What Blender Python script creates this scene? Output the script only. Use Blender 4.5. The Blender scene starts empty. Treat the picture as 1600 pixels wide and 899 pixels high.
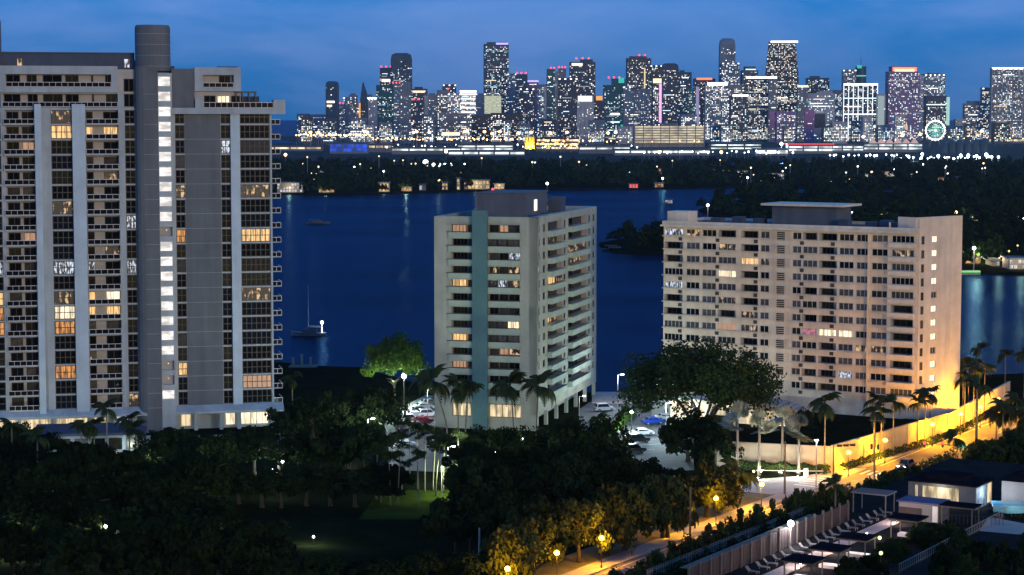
import bpy, math, random
import numpy as np
from mathutils import Vector, Matrix
random.seed(7); rng = np.random.default_rng(7)
SC = bpy.context.scene; COL = SC.collection
# ---------------------------------------------------------------- camera
F = 3200.0; CH = 62.0; PITCH = math.atan(263.5 / F)
CP, SP = math.cos(PITCH), math.sin(PITCH)
cam = bpy.data.cameras.new('camera'); cam_o = bpy.data.objects.new('camera', cam); COL.objects.link(cam_o)
cam.sensor_width = 36; cam.lens = 36 * F / 1600; cam.clip_start = 1; cam.clip_end = 120000
cam_o.location = (0, 0, CH); cam_o.rotation_euler = (math.pi / 2 - PITCH, 0, 0)
SC.camera = cam_o
# ---------------------------------------------------------------- sky
SUN_AZ, SUN_EL = math.radians(28), math.radians(6)       # low glow behind the camera, to its right
TO_SUN = Vector((math.sin(SUN_AZ) * math.cos(SUN_EL), -math.cos(SUN_AZ) * math.cos(SUN_EL), math.sin(SUN_EL)))
W = bpy.data.worlds.new('World'); SC.world = W; W.use_nodes = True
nt = W.node_tree; N = nt.nodes; L = nt.links
bg = N['Background']
sky = N.new('ShaderNodeTexSky'); sky.sky_type = 'NISHITA'; sky.sun_disc = False
sky.sun_elevation = SUN_EL; sky.sun_rotation = math.pi - SUN_AZ
sky.altitude = 0; sky.air_density = 1.0; sky.dust_density = 0.3; sky.ozone_density = 4.0
tint = N.new('ShaderNodeMix'); tint.data_type = 'RGBA'; tint.blend_type = 'MULTIPLY'; tint.inputs[0].default_value = 1
tint.inputs[7].default_value = (0.50, 0.62, 1.0, 1)
L.new(sky.outputs[0], tint.inputs[6])
tc = N.new('ShaderNodeTexCoord'); mp = N.new('ShaderNodeMapping'); mp.inputs['Scale'].default_value = (2.2, 2.2, 9.0)
mp.inputs['Rotation'].default_value = (0, math.radians(16), 0)
L.new(tc.outputs['Generated'], mp.inputs[0])
cl = N.new('ShaderNodeTexNoise'); cl.inputs['Scale'].default_value = 2.1; cl.inputs['Detail'].default_value = 5; cl.inputs['Roughness'].default_value = .55
cl.inputs['Distortion'].default_value = .4
L.new(mp.outputs[0], cl.inputs[0])
cr = N.new('ShaderNodeValToRGB'); cr.color_ramp.elements[0].position = .42; cr.color_ramp.elements[1].position = .62
L.new(cl.outputs[0], cr.inputs[0])
# even the clear sky out into dusk blue all round, then lay thin violet-grey cloud over it
db = N.new('ShaderNodeMix'); db.data_type = 'RGBA'; db.inputs[0].default_value = .84; db.inputs[7].default_value = (.12, 2.55, 8.0, 1)
L.new(tint.outputs[2], db.inputs[6])
cm = N.new('ShaderNodeMix'); cm.data_type = 'RGBA'; cm.inputs[7].default_value = (1.60, 3.45, 8.3, 1)
fac = N.new('ShaderNodeMath'); fac.operation = 'MULTIPLY'; fac.inputs[1].default_value = .9
L.new(cr.outputs[0], fac.inputs[0]); L.new(fac.outputs[0], cm.inputs[0]); L.new(db.outputs[2], cm.inputs[6])
# the dusk sky deepens a little towards the horizon, all the way round
sx = N.new('ShaderNodeSeparateXYZ'); hz = N.new('ShaderNodeMapRange'); hz.inputs[1].default_value = 0.0; hz.inputs[2].default_value = .055; hz.inputs[3].default_value = .66; hz.inputs[4].default_value = 1.0
vm = N.new('ShaderNodeVectorMath'); vm.operation = 'SCALE'
L.new(tc.outputs['Generated'], sx.inputs[0]); L.new(sx.outputs[2], hz.inputs[0]); L.new(cm.outputs[2], vm.inputs[0]); L.new(hz.outputs[0], vm.inputs['Scale'])
L.new(vm.outputs[0], bg.inputs[0]); bg.inputs[1].default_value = 0.086
# ---------------------------------------------------------------- sun lamp (soft, stands in for warm city glow behind the camera)
sl = bpy.data.lights.new('dusk_glow', 'SUN'); sl.energy = 1.3; sl.angle = math.radians(20); sl.color = (1, .74, .43)  # stands in for the warm city glow
slo = bpy.data.objects.new('dusk_glow', sl); COL.objects.link(slo)
slo.rotation_euler = TO_SUN.to_track_quat('Z', 'Y').to_euler(); slo.location = (0, 0, 300)
# ---------------------------------------------------------------- exposure
SC.view_settings.view_transform = 'Standard'; SC.view_settings.look = 'None'
SC.view_settings.exposure = 0; SC.view_settings.gamma = 1
SC.render.engine = 'CYCLES'; cy = SC.cycles
cy.use_denoising = True; cy.max_bounces = 4; cy.diffuse_bounces = 2; cy.glossy_bounces = 2; cy.transmission_bounces = 2
cy.caustics_reflective = False; cy.caustics_refractive = False; cy.sample_clamp_indirect = 3; cy.use_light_tree = True
cy.blur_glossy = 1.0

# ================================================================ helpers
def ray(px, py):
    u = (px - 800) / F; v = (449.5 - py) / F
    return Vector((u, CP + v * SP, -SP + v * CP))
def G(px, py, z=0.0):
    d = ray(px, py); t = (z - CH) / d.z
    return Vector((d.x * t, d.y * t, z))
def at(px, py, Y):
    d = ray(px, py); t = Y / d.y
    return Vector((d.x * t, Y, CH + d.z * t))
def nth(n):
    return '%d%s' % (n, 'th' if 10 <= n % 100 <= 20 else {1: 'st', 2: 'nd', 3: 'rd'}.get(n % 10, 'th'))
def tag(o, label=None, cat=None, group=None, kind=None):
    if label: o['label'] = label
    if cat: o['category'] = cat
    if group: o['group'] = group
    if kind: o['kind'] = kind
    return o
def empty(name, loc, rz=0, label=None, cat=None, group=None):
    o = bpy.data.objects.new(name, None); COL.objects.link(o); o.location = loc; o.rotation_euler = (0, 0, rz)
    o.empty_display_size = .5
    return tag(o, label, cat, group)
def mk(name, mesh, parent=None, loc=(0, 0, 0), rz=0, scale=None, rot=None):
    o = bpy.data.objects.new(name, mesh); COL.objects.link(o); o.parent = parent
    o.location = loc; o.rotation_euler = rot if rot else (0, 0, rz)
    if scale is not None: o.scale = scale if hasattr(scale, '__len__') else (scale,) * 3
    return o
class MB:
    def __init__(s): s.v = []; s.f = []; s.m = []
    def poly(s, pts, mi=0):
        n = len(s.v); s.v += [tuple(p) for p in pts]; s.f.append(tuple(range(n, n + len(pts)))); s.m.append(mi)
    def box(s, x0, x1, y0, y1, z0, z1, mi=0):
        n = len(s.v)
        s.v += [(x0,y0,z0),(x1,y0,z0),(x1,y1,z0),(x0,y1,z0),(x0,y0,z1),(x1,y0,z1),(x1,y1,z1),(x0,y1,z1)]
        for q in ((0,3,2,1),(4,5,6,7),(0,1,5,4),(1,2,6,5),(2,3,7,6),(3,0,4,7)):
            s.f.append(tuple(n + i for i in q)); s.m.append(mi)
    def prism(s, poly, z0, z1, mi=0, top=None, taper=1.0):
        n = len(s.v); k = len(poly)
        cx = sum(p[0] for p in poly) / k; cy_ = sum(p[1] for p in poly) / k
        s.v += [(p[0], p[1], z0) for p in poly] + [(cx + (p[0]-cx)*taper, cy_ + (p[1]-cy_)*taper, z1) for p in poly]
        for i in range(k):
            j = (i + 1) % k; s.f.append((n+i, n+j, n+k+j, n+k+i)); s.m.append(mi)
        s.f.append(tuple(n+k+i for i in range(k))); s.m.append(mi if top is None else top)
        s.f.append(tuple(n+k-1-i for i in range(k))); s.m.append(mi)
    def tube(s, pts, rad, n=6, mi=0, cap=True):
        b = len(s.v); K = len(pts)
        for i, p in enumerate(pts):
            p = Vector(p); a = Vector(pts[max(0, i-1)]); c = Vector(pts[min(K-1, i+1)])
            t = (c - a).normalized(); r = rad[i] if hasattr(rad, '__len__') else rad
            u = t.orthogonal().normalized() if abs(t.z) < .95 else Vector((1,0,0)).cross(t).normalized(); w = t.cross(u)
            for k in range(n):
                g = 2 * math.pi * k / n; q = p + (u * math.cos(g) + w * math.sin(g)) * r; s.v.append(tuple(q))
        for i in range(K-1):
            for k in range(n):
                j = (k+1) % n; s.f.append((b+i*n+k, b+i*n+j, b+(i+1)*n+j, b+(i+1)*n+k)); s.m.append(mi)
        if cap:
            s.f.append(tuple(b+(K-1)*n+k for k in range(n))); s.m.append(mi)
            s.f.append(tuple(b+n-1-k for k in range(n))); s.m.append(mi)
    def ball(s, c, r, mi=0, nu=10, nv=6, sz=1.0):
        b = len(s.v)
        for j in range(nv+1):
            th = math.pi * j / nv
            for i in range(nu):
                ph = 2*math.pi*i/nu
                s.v.append((c[0]+r*math.sin(th)*math.cos(ph), c[1]+r*math.sin(th)*math.sin(ph), c[2]+r*sz*math.cos(th)))
        for j in range(nv):
            for i in range(nu):
                k = (i+1) % nu; s.f.append((b+j*nu+i, b+(j+1)*nu+i, b+(j+1)*nu+k, b+j*nu+k)); s.m.append(mi)
    def mesh(s, name, mats, smooth=False):
        me = bpy.data.meshes.new(name); me.from_pydata(s.v, [], s.f)
        for m in (mats if isinstance(mats, (list, tuple)) else [mats]): me.materials.append(m)
        if any(s.m): me.polygons.foreach_set('material_index', s.m)
        if smooth: me.polygons.foreach_set('use_smooth', [True] * len(s.f))
        me.update(); return me
    def build(s, name, mats, parent=None, loc=(0,0,0), rz=0, smooth=False):
        return mk(name, s.mesh(name, mats, smooth), parent, loc, rz)
def quads_mesh(name, V, mats, mi=None):
    """V: (n,4,3) array"""
    n = V.shape[0]; me = bpy.data.meshes.new(name)
    me.vertices.add(n*4); me.vertices.foreach_set('co', V.reshape(-1).astype(np.float32))
    me.loops.add(n*4); me.loops.foreach_set('vertex_index', np.arange(n*4, dtype=np.int32))
    me.polygons.add(n); me.polygons.foreach_set('loop_start', np.arange(0, n*4, 4, dtype=np.int32))
    if mi is not None: me.polygons.foreach_set('material_index', np.asarray(mi, dtype=np.int32))
    for m in (mats if isinstance(mats, (list, tuple)) else [mats]): me.materials.append(m)
    me.update(calc_edges=True); return me
# ---------------------------------------------------------------- materials
MATS = {}
def mat(name, col, rough=.7, var=.18, scale=.6, bump=0.0, bscale=8.0, metal=0.0, spec=.5, col2=None, rand=0.0, detail=4, streak=0.0):
    m = bpy.data.materials.new(name); m.use_nodes = True; t = m.node_tree; b = t.nodes['Principled BSDF']
    b.inputs['Roughness'].default_value = rough; b.inputs['Metallic'].default_value = metal
    b.inputs['Specular IOR Level'].default_value = spec
    co = t.nodes.new('ShaderNodeTexCoord'); nz = t.nodes.new('ShaderNodeTexNoise')
    nz.inputs['Scale'].default_value = scale; nz.inputs['Detail'].default_value = detail; nz.inputs['Roughness'].default_value = .6
    t.links.new(co.outputs['Object'], nz.inputs[0])
    mx = t.nodes.new('ShaderNodeMix'); mx.data_type = 'RGBA'
    rp = t.nodes.new('ShaderNodeMapRange'); rp.inputs[1].default_value = .32; rp.inputs[2].default_value = .68
    t.links.new(nz.outputs[0], rp.inputs[0]); t.links.new(rp.outputs[0], mx.inputs[0])
    c2 = col2 if col2 else tuple(min(1, c * (1 + var)) for c in col); c1 = tuple(c * (1 - var) for c in col) if not col2 else col
    mx.inputs[6].default_value = (*c1, 1); mx.inputs[7].default_value = (*c2, 1)
    out = mx.outputs[2]
    if streak:   # rain streaks and patched paint
        mq = t.nodes.new('ShaderNodeMapping'); mq.inputs['Scale'].default_value = (.7, .7, .06); n3 = t.nodes.new('ShaderNodeTexNoise'); n3.inputs['Scale'].default_value = 1.0; n3.inputs['Detail'].default_value = 5
        r3 = t.nodes.new('ShaderNodeMapRange'); r3.inputs[1].default_value = .35; r3.inputs[2].default_value = .7; r3.inputs[3].default_value = 1.0; r3.inputs[4].default_value = 1 - streak
        m3 = t.nodes.new('ShaderNodeMix'); m3.data_type = 'RGBA'; m3.blend_type = 'MULTIPLY'; m3.inputs[0].default_value = 1
        t.links.new(co.outputs['Object'], mq.inputs[0]); t.links.new(mq.outputs[0], n3.inputs[0]); t.links.new(n3.outputs[0], r3.inputs[0]); t.links.new(out, m3.inputs[6]); t.links.new(r3.outputs[0], m3.inputs[7]); out = m3.outputs[2]
    if rand:
        oi = t.nodes.new('ShaderNodeObjectInfo'); hs = t.nodes.new('ShaderNodeHueSaturation')
        mr = t.nodes.new('ShaderNodeMapRange'); mr.inputs[3].default_value = 1 - rand; mr.inputs[4].default_value = 1 + rand
        t.links.new(oi.outputs['Random'], mr.inputs[0]); t.links.new(mr.outputs[0], hs.inputs['Value']); t.links.new(out, hs.inputs['Color']); out = hs.outputs[0]
    t.links.new(out, b.inputs['Base Color'])
    if bump:
        n2 = t.nodes.new('ShaderNodeTexNoise'); n2.inputs['Scale'].default_value = bscale; n2.inputs['Detail'].default_value = 3
        bp = t.nodes.new('ShaderNodeBump'); bp.inputs['Strength'].default_value = bump; bp.inputs['Distance'].default_value = .1
        t.links.new(co.outputs['Object'], n2.inputs[0]); t.links.new(n2.outputs[0], bp.inputs['Height']); t.links.new(bp.outputs[0], b.inputs['Normal'])
    MATS[name] = m; return m
def emi(name, col, st, sample=False, var=0.0, scale=1.0, stretch=(1, 1, 1), dark=.15, base=(.02, .02, .02), lo=.36, hi=.6):
    """lit glass or lamp: emission, with curtains / furniture as uneven brightness when var is set"""
    m = bpy.data.materials.new(name); m.use_nodes = True; t = m.node_tree; b = t.nodes['Principled BSDF']
    b.inputs['Base Color'].default_value = (*base, 1); b.inputs['Roughness'].default_value = .4
    b.inputs['Emission Color'].default_value = (*col, 1); b.inputs['Emission Strength'].default_value = st
    if var:
        co = t.nodes.new('ShaderNodeTexCoord'); mp_ = t.nodes.new('ShaderNodeMapping'); mp_.inputs['Scale'].default_value = stretch
        oi = t.nodes.new('ShaderNodeObjectInfo'); ad = t.nodes.new('ShaderNodeVectorMath'); ad.operation = 'MULTIPLY_ADD'
        ad.inputs[1].default_value = (37, 53, 71)
        cv = t.nodes.new('ShaderNodeCombineXYZ')
        for i in range(3): t.links.new(oi.outputs['Random'], cv.inputs[i])
        t.links.new(cv.outputs[0], ad.inputs[0]); t.links.new(co.outputs['Object'], ad.inputs[2])
        nz = t.nodes.new('ShaderNodeTexNoise'); nz.inputs['Scale'].default_value = scale; nz.inputs['Detail'].default_value = 2
        t.links.new(ad.outputs[0], mp_.inputs[0]); t.links.new(mp_.outputs[0], nz.inputs[0])
        mr = t.nodes.new('ShaderNodeMapRange'); mr.inputs[1].default_value = lo; mr.inputs[2].default_value = hi
        mr.inputs[3].default_value = st * dark; mr.inputs[4].default_value = st
        t.links.new(nz.outputs[0], mr.inputs[0]); t.links.new(mr.outputs[0], b.inputs['Emission Strength'])
    m.cycles.emission_sampling = 'FRONT_BACK' if sample else 'NONE'
    MATS[name] = m; return m
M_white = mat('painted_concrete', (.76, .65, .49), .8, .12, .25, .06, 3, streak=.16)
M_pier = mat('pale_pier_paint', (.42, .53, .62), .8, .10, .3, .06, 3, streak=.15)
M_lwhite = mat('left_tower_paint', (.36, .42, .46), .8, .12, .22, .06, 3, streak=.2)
M_grey = mat('grey_stucco', (.115, .135, .155), .85, .12, .2, .08, 4, streak=.2)
M_cream = mat('cream_stucco', (.39, .42, .335), .85, .13, .22, .08, 4, streak=.16)
M_teal = mat('teal_shaft_paint', (.085, .19, .19), .8, .10, .2, .05, 4)
M_greenish = mat('balcony_front_paint', (.37, .46, .36), .85, .1, .3)
M_soffit = mat('loggia_paint', (.40, .39, .37), .85, .1, .5)
M_roof = mat('roof_membrane', (.045, .055, .085), .9, .25, .3)
M_slate = mat('slate_blue_penthouse', (.055, .075, .11), .8, .15, .3)
M_rail = mat('white_rail_metal', (.55, .55, .56), .4, .05)
M_railglass = mat('smoked_rail_glass', (.008, .009, .010), .15, .3, 1.2, spec=.02)
M_frame = mat('window_frame_metal', (.03, .03, .028), .5, .1)
M_wframe = mat('white_window_frame', (.5, .49, .47), .5, .08)
M_louvre = mat('dark_louvre', (.05, .045, .04), .6, .2, 4)
G_dark = [mat('dark_glass', (.006, .007, .008), .08, .4, .9, spec=.02), mat('olive_curtain_glass', (.022, .021, .013), .3, .5, 1.1, rand=.5, spec=.02),
          mat('grey_curtain_glass', (.075, .075, .07), .4, .4, 1.3, rand=.4, spec=.02), mat('blue_glass', (.008, .012, .018), .06, .4, .9, spec=.02)]
E_warm = emi('warm_lit_window', (1, .60, .24), 1.25, var=1, scale=1.1, stretch=(2.6, 1, .35), dark=.35)
E_amber = emi('amber_lit_window', (1, .40, .10), .85, var=1, scale=1.2, stretch=(2.6, 1, .4), dark=.12)
E_peach = emi('peach_curtain_window', (1, .55, .33), .55, var=1, scale=2.5, stretch=(3, 1, .2), dark=.6)
E_cool = emi('cool_lit_window', (.75, .85, 1), 1.0, var=1, scale=1.3, stretch=(2.2, 1, .8), dark=.03, lo=.46, hi=.6)
E_bright = emi('bright_lit_window', (1, .82, .55), 1.7, var=1, scale=1.0, stretch=(2.4, 1, .3), dark=.4)
E_dim = emi('dim_lit_window', (1, .64, .32), .75, var=1, scale=.75, stretch=(1.7, 1, .9), dark=.012, lo=.54, hi=.64)
E_stair = emi('stairwell_light', (1, .96, .93), 1.1, var=1, scale=.8, stretch=(.5, 1, 1.4), dark=.5)
E_stairw = emi('warm_stair_window', (1, .86, .62), 1.6)
E_pink = emi('pink_lit_window', (1, .35, .42), .6, var=1, scale=2, dark=.3)
E_lobby = emi('lobby_glow', (1, .78, .45), 1.0, sample=True, var=1, scale=.5, stretch=(2.2, 1, .5), dark=.25)
LIT = dict(w=E_warm, a=E_amber, p=E_peach, c=E_cool, b=E_bright, d=E_dim, k=E_pink)
# ================================================================ the setting
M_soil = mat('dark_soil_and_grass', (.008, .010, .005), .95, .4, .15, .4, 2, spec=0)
M_lawn = mat('lawn', (.022, .032, .007), .95, .35, .25, .5, 5, spec=0)
M_asph = mat('parking_asphalt', (.075, .078, .085), .85, .2, .35, .15, 20)
M_road = mat('road_asphalt', (.115, .092, .068), .85, .3, .25, .15, 20)
M_pave = mat('sidewalk_concrete', (.26, .25, .235), .9, .14, .4, .1, 10)
M_paint = mat('road_paint', (.6, .6, .56), .7, .2, 2)
M_stone = mat('seawall_concrete', (.38, .32, .28), .9, .2, .4, .2, 4)
# water
mw = bpy.data.materials.new('bay_water'); mw.use_nodes = True; t = mw.node_tree; t.nodes.remove(t.nodes['Principled BSDF'])
df = t.nodes.new('ShaderNodeBsdfDiffuse'); df.inputs[0].default_value = (.0002, .0022, .013, 1)
gl = t.nodes.new('ShaderNodeBsdfGlossy'); gl.inputs[0].default_value = (.20, .52, .95, 1)
lw = t.nodes.new('ShaderNodeFresnel'); lw.inputs[0].default_value = 1.33; mf = t.nodes.new('ShaderNodeMath'); mf.operation = 'MULTIPLY'; mf.inputs[1].default_value = .28
ms = t.nodes.new('ShaderNodeMixShader'); t.links.new(lw.outputs[0], mf.inputs[0]); t.links.new(mf.outputs[0], ms.inputs[0]); t.links.new(df.outputs[0], ms.inputs[1]); t.links.new(gl.outputs[0], ms.inputs[2])
t.links.new(ms.outputs[0], t.nodes['Material Output'].inputs[0])
co = t.nodes.new('ShaderNodeTexCoord'); mpw = t.nodes.new('ShaderNodeMapping'); mpw.inputs['Scale'].default_value = (.55, 1.0, 1)
mpw.inputs['Rotation'].default_value = (0, 0, .3)
n1 = t.nodes.new('ShaderNodeTexNoise'); n1.inputs['Scale'].default_value = .35; n1.inputs['Detail'].default_value = 5; n1.inputs['Roughness'].default_value = .62
n2 = t.nodes.new('ShaderNodeTexNoise'); n2.inputs['Scale'].default_value = .012; n2.inputs['Detail'].default_value = 3
bp = t.nodes.new('ShaderNodeBump'); bp.inputs['Strength'].default_value = 1.0; bp.inputs['Distance'].default_value = .8
mrw = t.nodes.new('ShaderNodeMapRange'); mrw.inputs[1].default_value = .35; mrw.inputs[2].default_value = .65; mrw.inputs[3].default_value = .14; mrw.inputs[4].default_value = .24
t.links.new(co.outputs['Object'], mpw.inputs[0]); t.links.new(mpw.outputs[0], n1.inputs[0]); t.links.new(mpw.outputs[0], n2.inputs[0])
t.links.new(n1.outputs[0], bp.inputs['Height']); t.links.new(bp.outputs[0], gl.inputs['Normal']); t.links.new(bp.outputs[0], lw.inputs['Normal'])
t.links.new(n2.outputs[0], mrw.inputs[0]); t.links.new(mrw.outputs[0], gl.inputs['Roughness'])
m_ = MB(); m_.poly([(-60000, -2000, -1.5), (60000, -2000, -1.5), (60000, 90000, -1.5), (-60000, 90000, -1.5)])
tag(m_.build('water', mw), kind='structure')
def sheet(name, pts, z, m, kind='structure', skirt=None, label=None):
    mb = MB(); P3 = [(p[0], p[1], z) for p in pts]; mb.poly(P3)
    if skirt is not None:
        for i in range(len(pts)):
            a = P3[i]; c = P3[(i+1) % len(pts)]; mb.poly([a, (a[0], a[1], skirt), (c[0], c[1], skirt), c])
    o = mb.build(name, m); tag(o, label, kind=kind); return o
def gp(*pp): return [tuple(G(*p)[:2]) for p in pp]
shore = [(-420, 560)] + gp((440, 566), (500, 572), (565, 574), (640, 596), (700, 606), (930, 613), (1000, 613)) + [(48, 470), (100, 492), (140, 500), (260, 520), (420, 540)]
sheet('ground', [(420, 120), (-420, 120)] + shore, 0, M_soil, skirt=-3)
def far_poly(front, back, zf=-1.3): return front + back
FAR_FRONT = gp((250, 305, -1.5), (440, 304, -1.5), (520, 306, -1.5), (700, 301, -1.5), (860, 297, -1.5), (1000, 296, -1.5), (1145, 294, -1.5))
FAR = FAR_FRONT + [(420, 1800), (1400, 1850), (2600, 2000), (2600, 2800), (-1400, 2800), (-560, 2500)]
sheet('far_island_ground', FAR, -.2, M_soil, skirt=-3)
RIGHT = gp((1092, 330, -1.5), (1120, 342, -1.5), (1200, 372, -1.5), (1330, 408, -1.5), (1500, 427, -1.5), (1620, 432, -1.5), (1800, 432, -1.5)) + [(900, 1600), (500, 1790), (210, 1720), (170, 1560)]
sheet('right_island_ground', RIGHT, -.1, M_soil, skirt=-3)
PEN = gp((936, 384, -1.5), (958, 396, -1.5), (1045, 400, -1.5), (1120, 402, -1.5), (1120, 372, -1.5), (1000, 372, -1.5))
sheet('peninsula_ground', PEN, -.1, M_soil, skirt=-3)
PORT = [(-1500, 3080), (2700, 2960), (2900, 7500), (-900, 7500), (-560, 5400), (-760, 4700)]
sheet('port_island_ground', PORT, 0, mat('port_paving', (.06, .058, .055), .9, .3, .01, spec=0), skirt=-3)
# lawns, parking, drives
sheet('park_lawn', gp((560, 812), (585, 778), (640, 766), (720, 766), (735, 790), (690, 812)), .03, M_lawn)
sheet('parking_lot', gp((560, 690), (600, 650), (665, 618), (700, 620), (690, 690), (760, 742), (620, 735)), .05, M_asph)
sheet('rear_parking_lot', gp((905, 690), (905, 640), (932, 622), (1000, 620), (1075, 640), (1085, 735), (980, 742), (945, 700)), .05, M_asph)
sheet('seawall_walk', gp((925, 631), (925, 614.5), (1002, 614.5), (1002, 631)), .30, M_stone, skirt=0)
# ---- road: straight street running away to the right
R0 = Vector((28.5, 304)); RD = Vector((.523, .852)); RN = Vector((.852, -.523))     # left kerb line, its direction, towards the right
def rp(s, w): p = R0 + RD * s + RN * w; return (p.x, p.y)
def strip(name, s0, s1, w0, w1, z, m, skirt=None): return sheet(name, [rp(s0, w0), rp(s0, w1), rp(s1, w1), rp(s1, w0)], z, m, skirt=skirt)
strip('road', -90, 260, 0, 13.5, .05, M_road)
strip('sidewalk', -90, 36, -3.2, -.15, .17, M_pave, .04)
s2 = strip('sidewalk', 66, 260, -2.6, -.15, .17, M_pave, .04)
strip('verge', -90, 34, -9.0, -3.2, .06, mat('trodden_verge', (.075, .07, .03), .95, .5, .35, .5, 3))
strip('sidewalk', -90, 260, 13.6, 16.0, .17, M_pave, .04)
strip('kerb', -90, 35, -.15, 0.1, .20, M_stone, .04); strip('kerb', 67, 260, -.15, 0.1, .20, M_stone, .04)
for s in list(range(-86, 40, 9)) + list(range(82, 240, 9)):
    strip('lane_marking', s, s + 2.6, 6.65, 6.78, .058, M_paint)
strip('edge_line', -90, 36, 1.0, 1.15, .058, M_paint); strip('edge_line', 70, 240, 1.0, 1.15, .058, M_paint)
for i in range(9):   # crosswalk bars
    strip('crosswalk_bar', 60, 64.5, 1.0 + i * 1.35, 1.55 + i * 1.35, .058, M_paint)
for i in range(6): strip('crosswalk_bar', 44 + i * 2.0, 45 + i * 2.0, -4.5, -.6, .066, M_paint)
# entrance drive (pale, lit) between road and garden wall
sheet('entrance_drive', [rp(38, .1), rp(66, .1), rp(64, -12)] + gp((1255, 742), (1165, 752), (1145, 776)), .058, mat('drive_concrete', (.30, .295, .285), .85, .15, .3, .1, 8))
sheet('planting_bed', gp((1150, 748), (1148, 728), (1300, 736), (1252, 745)), .12, M_soil, skirt=0)
# ================================================================ the three near towers
class Fac:
    """a facade plane of a tower: local x along it, local y into the building"""
    def __init__(s, root, O, ang): s.root = root; s.O = Vector((O[0], O[1])); s.a = ang; s.d = Vector((math.cos(ang), math.sin(ang)))
    def x(s, px, py=400, y=0.0):
        r = ray(px, py); k = r.x / r.y; o = s.O + Vector((-s.d.y, s.d.x)) * y
        return (k * o.y - o.x) / (s.d.x - k * s.d.y)
    def loc(s, x, y, z):
        p = s.O + s.d * x + Vector((-s.d.y, s.d.x)) * y - Vector(s.root.location[:2]); return (p.x, p.y, z - s.root.location.z)
    def put(s, name, mesh, x=0, y=0, z=0, parent=None):
        if parent: return mk(name, mesh, parent)
        return mk(name, mesh, s.root, s.loc(x, y, z), s.a)
    def mb(s, name, mb_, mats, x=0, y=0, z=0, smooth=False): return s.put(name, mb_.mesh(name, mats, smooth), x, y, z)
def wall_holes(mb, x0, x1, z0, z1, holes, y=0.0, thick=1.7, mi=0, rim=True):
    xs = sorted({x0, x1, *[round(h[0], 4) for h in holes], *[round(h[1], 4) for h in holes]})
    zs = sorted({z0, z1, *[round(h[2], 4) for h in holes], *[round(h[3], 4) for h in holes]})
    hs = [(round(h[0],4), round(h[1],4), round(h[2],4), round(h[3],4)) for h in holes]
    for j in range(len(zs)-1):
        zc = (zs[j]+zs[j+1])/2; row = [h for h in hs if h[2] < zc < h[3]]; run = None
        for i in range(len(xs)-1):
            xc = (xs[i]+xs[i+1])/2
            if any(h[0] < xc < h[1] for h in row):
                if run is not None: mb.poly([(run,y,zs[j]),(xs[i],y,zs[j]),(xs[i],y,zs[j+1]),(run,y,zs[j+1])], mi); run = None
            elif run is None: run = xs[i]
        if run is not None: mb.poly([(run,y,zs[j]),(x1,y,zs[j]),(x1,y,zs[j+1]),(run,y,zs[j+1])], mi)
    for h in holes:
        a, b_, c, d = h[:4]; e = y + h[4]; m2 = h[5] if len(h) > 5 else mi
        mb.poly([(a,y,c),(a,e,c),(a,e,d),(a,y,d)], m2); mb.poly([(b_,y,c),(b_,y,d),(b_,e,d),(b_,e,c)], m2)
        mb.poly([(a,y,c),(b_,y,c),(b_,e,c),(a,e,c)], m2); mb.poly([(a,y,d),(a,e,d),(b_,e,d),(b_,y,d)], m2)
        mb.poly([(a,e,c),(b_,e,c),(b_,e,d),(a,e,d)], m2)
    if rim:
        e = y + thick
        mb.poly([(x0,y,z0),(x0,y,z1),(x0,e,z1),(x0,e,z0)], mi); mb.poly([(x1,y,z0),(x1,e,z0),(x1,e,z1),(x1,y,z1)], mi)
        mb.poly([(x0,y,z1),(x1,y,z1),(x1,e,z1),(x0,e,z1)], mi); mb.poly([(x0,y,z0),(x0,e,z0),(x1,e,z0),(x1,y,z0)], mi)
WC = {}
def window_meshes(w, h, nx, nz, pane, frame, bar=.07):
    k = (round(w,2), round(h,2), nx, nz, pane.name, frame.name, bar)
    if k not in WC:
        m = MB(); m.box(-w/2+.01, w/2-.01, -.03, .03, .01, h-.01)
        fr = MB()
        for i in range(nx+1):
            x = -w/2 + w*i/nx; x = min(max(x, -w/2+bar/2+.012), w/2-bar/2-.012); fr.box(x-bar/2, x+bar/2, -.075, -.032, .012, h-.012)
        for j in range(nz+1):
            z = h*j/nz; z = min(max(z, bar/2+.012), h-bar/2-.012)
            for i in range(nx):
                xa = -w/2+w*i/nx + bar/2 + (.012 if i == 0 else 0) + (bar/2 if i == 0 else 0); xb = -w/2+w*(i+1)/nx - bar/2 - ((.012 + bar/2) if i == nx-1 else 0)
                fr.box(xa, xb, -.068, -.032, z-bar/2, z+bar/2)
        WC[k] = (m.mesh('window_pane', pane), fr.mesh('window_frame', frame))
    return WC[k]
def window(f, x0, x1, z0, z1, y, nx=3, nz=1, pane=None, frame=None, name='window', bar=.11):
    pane = pane or random.choice(G_dark); frame = frame or M_frame
    a, b_ = window_meshes(x1-x0, z1-z0, nx, nz, pane, frame, bar)
    o = f.put(name, a, (x0+x1)/2, y, z0); mk('window_frame', b_, o); return o
RC = {}
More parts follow.
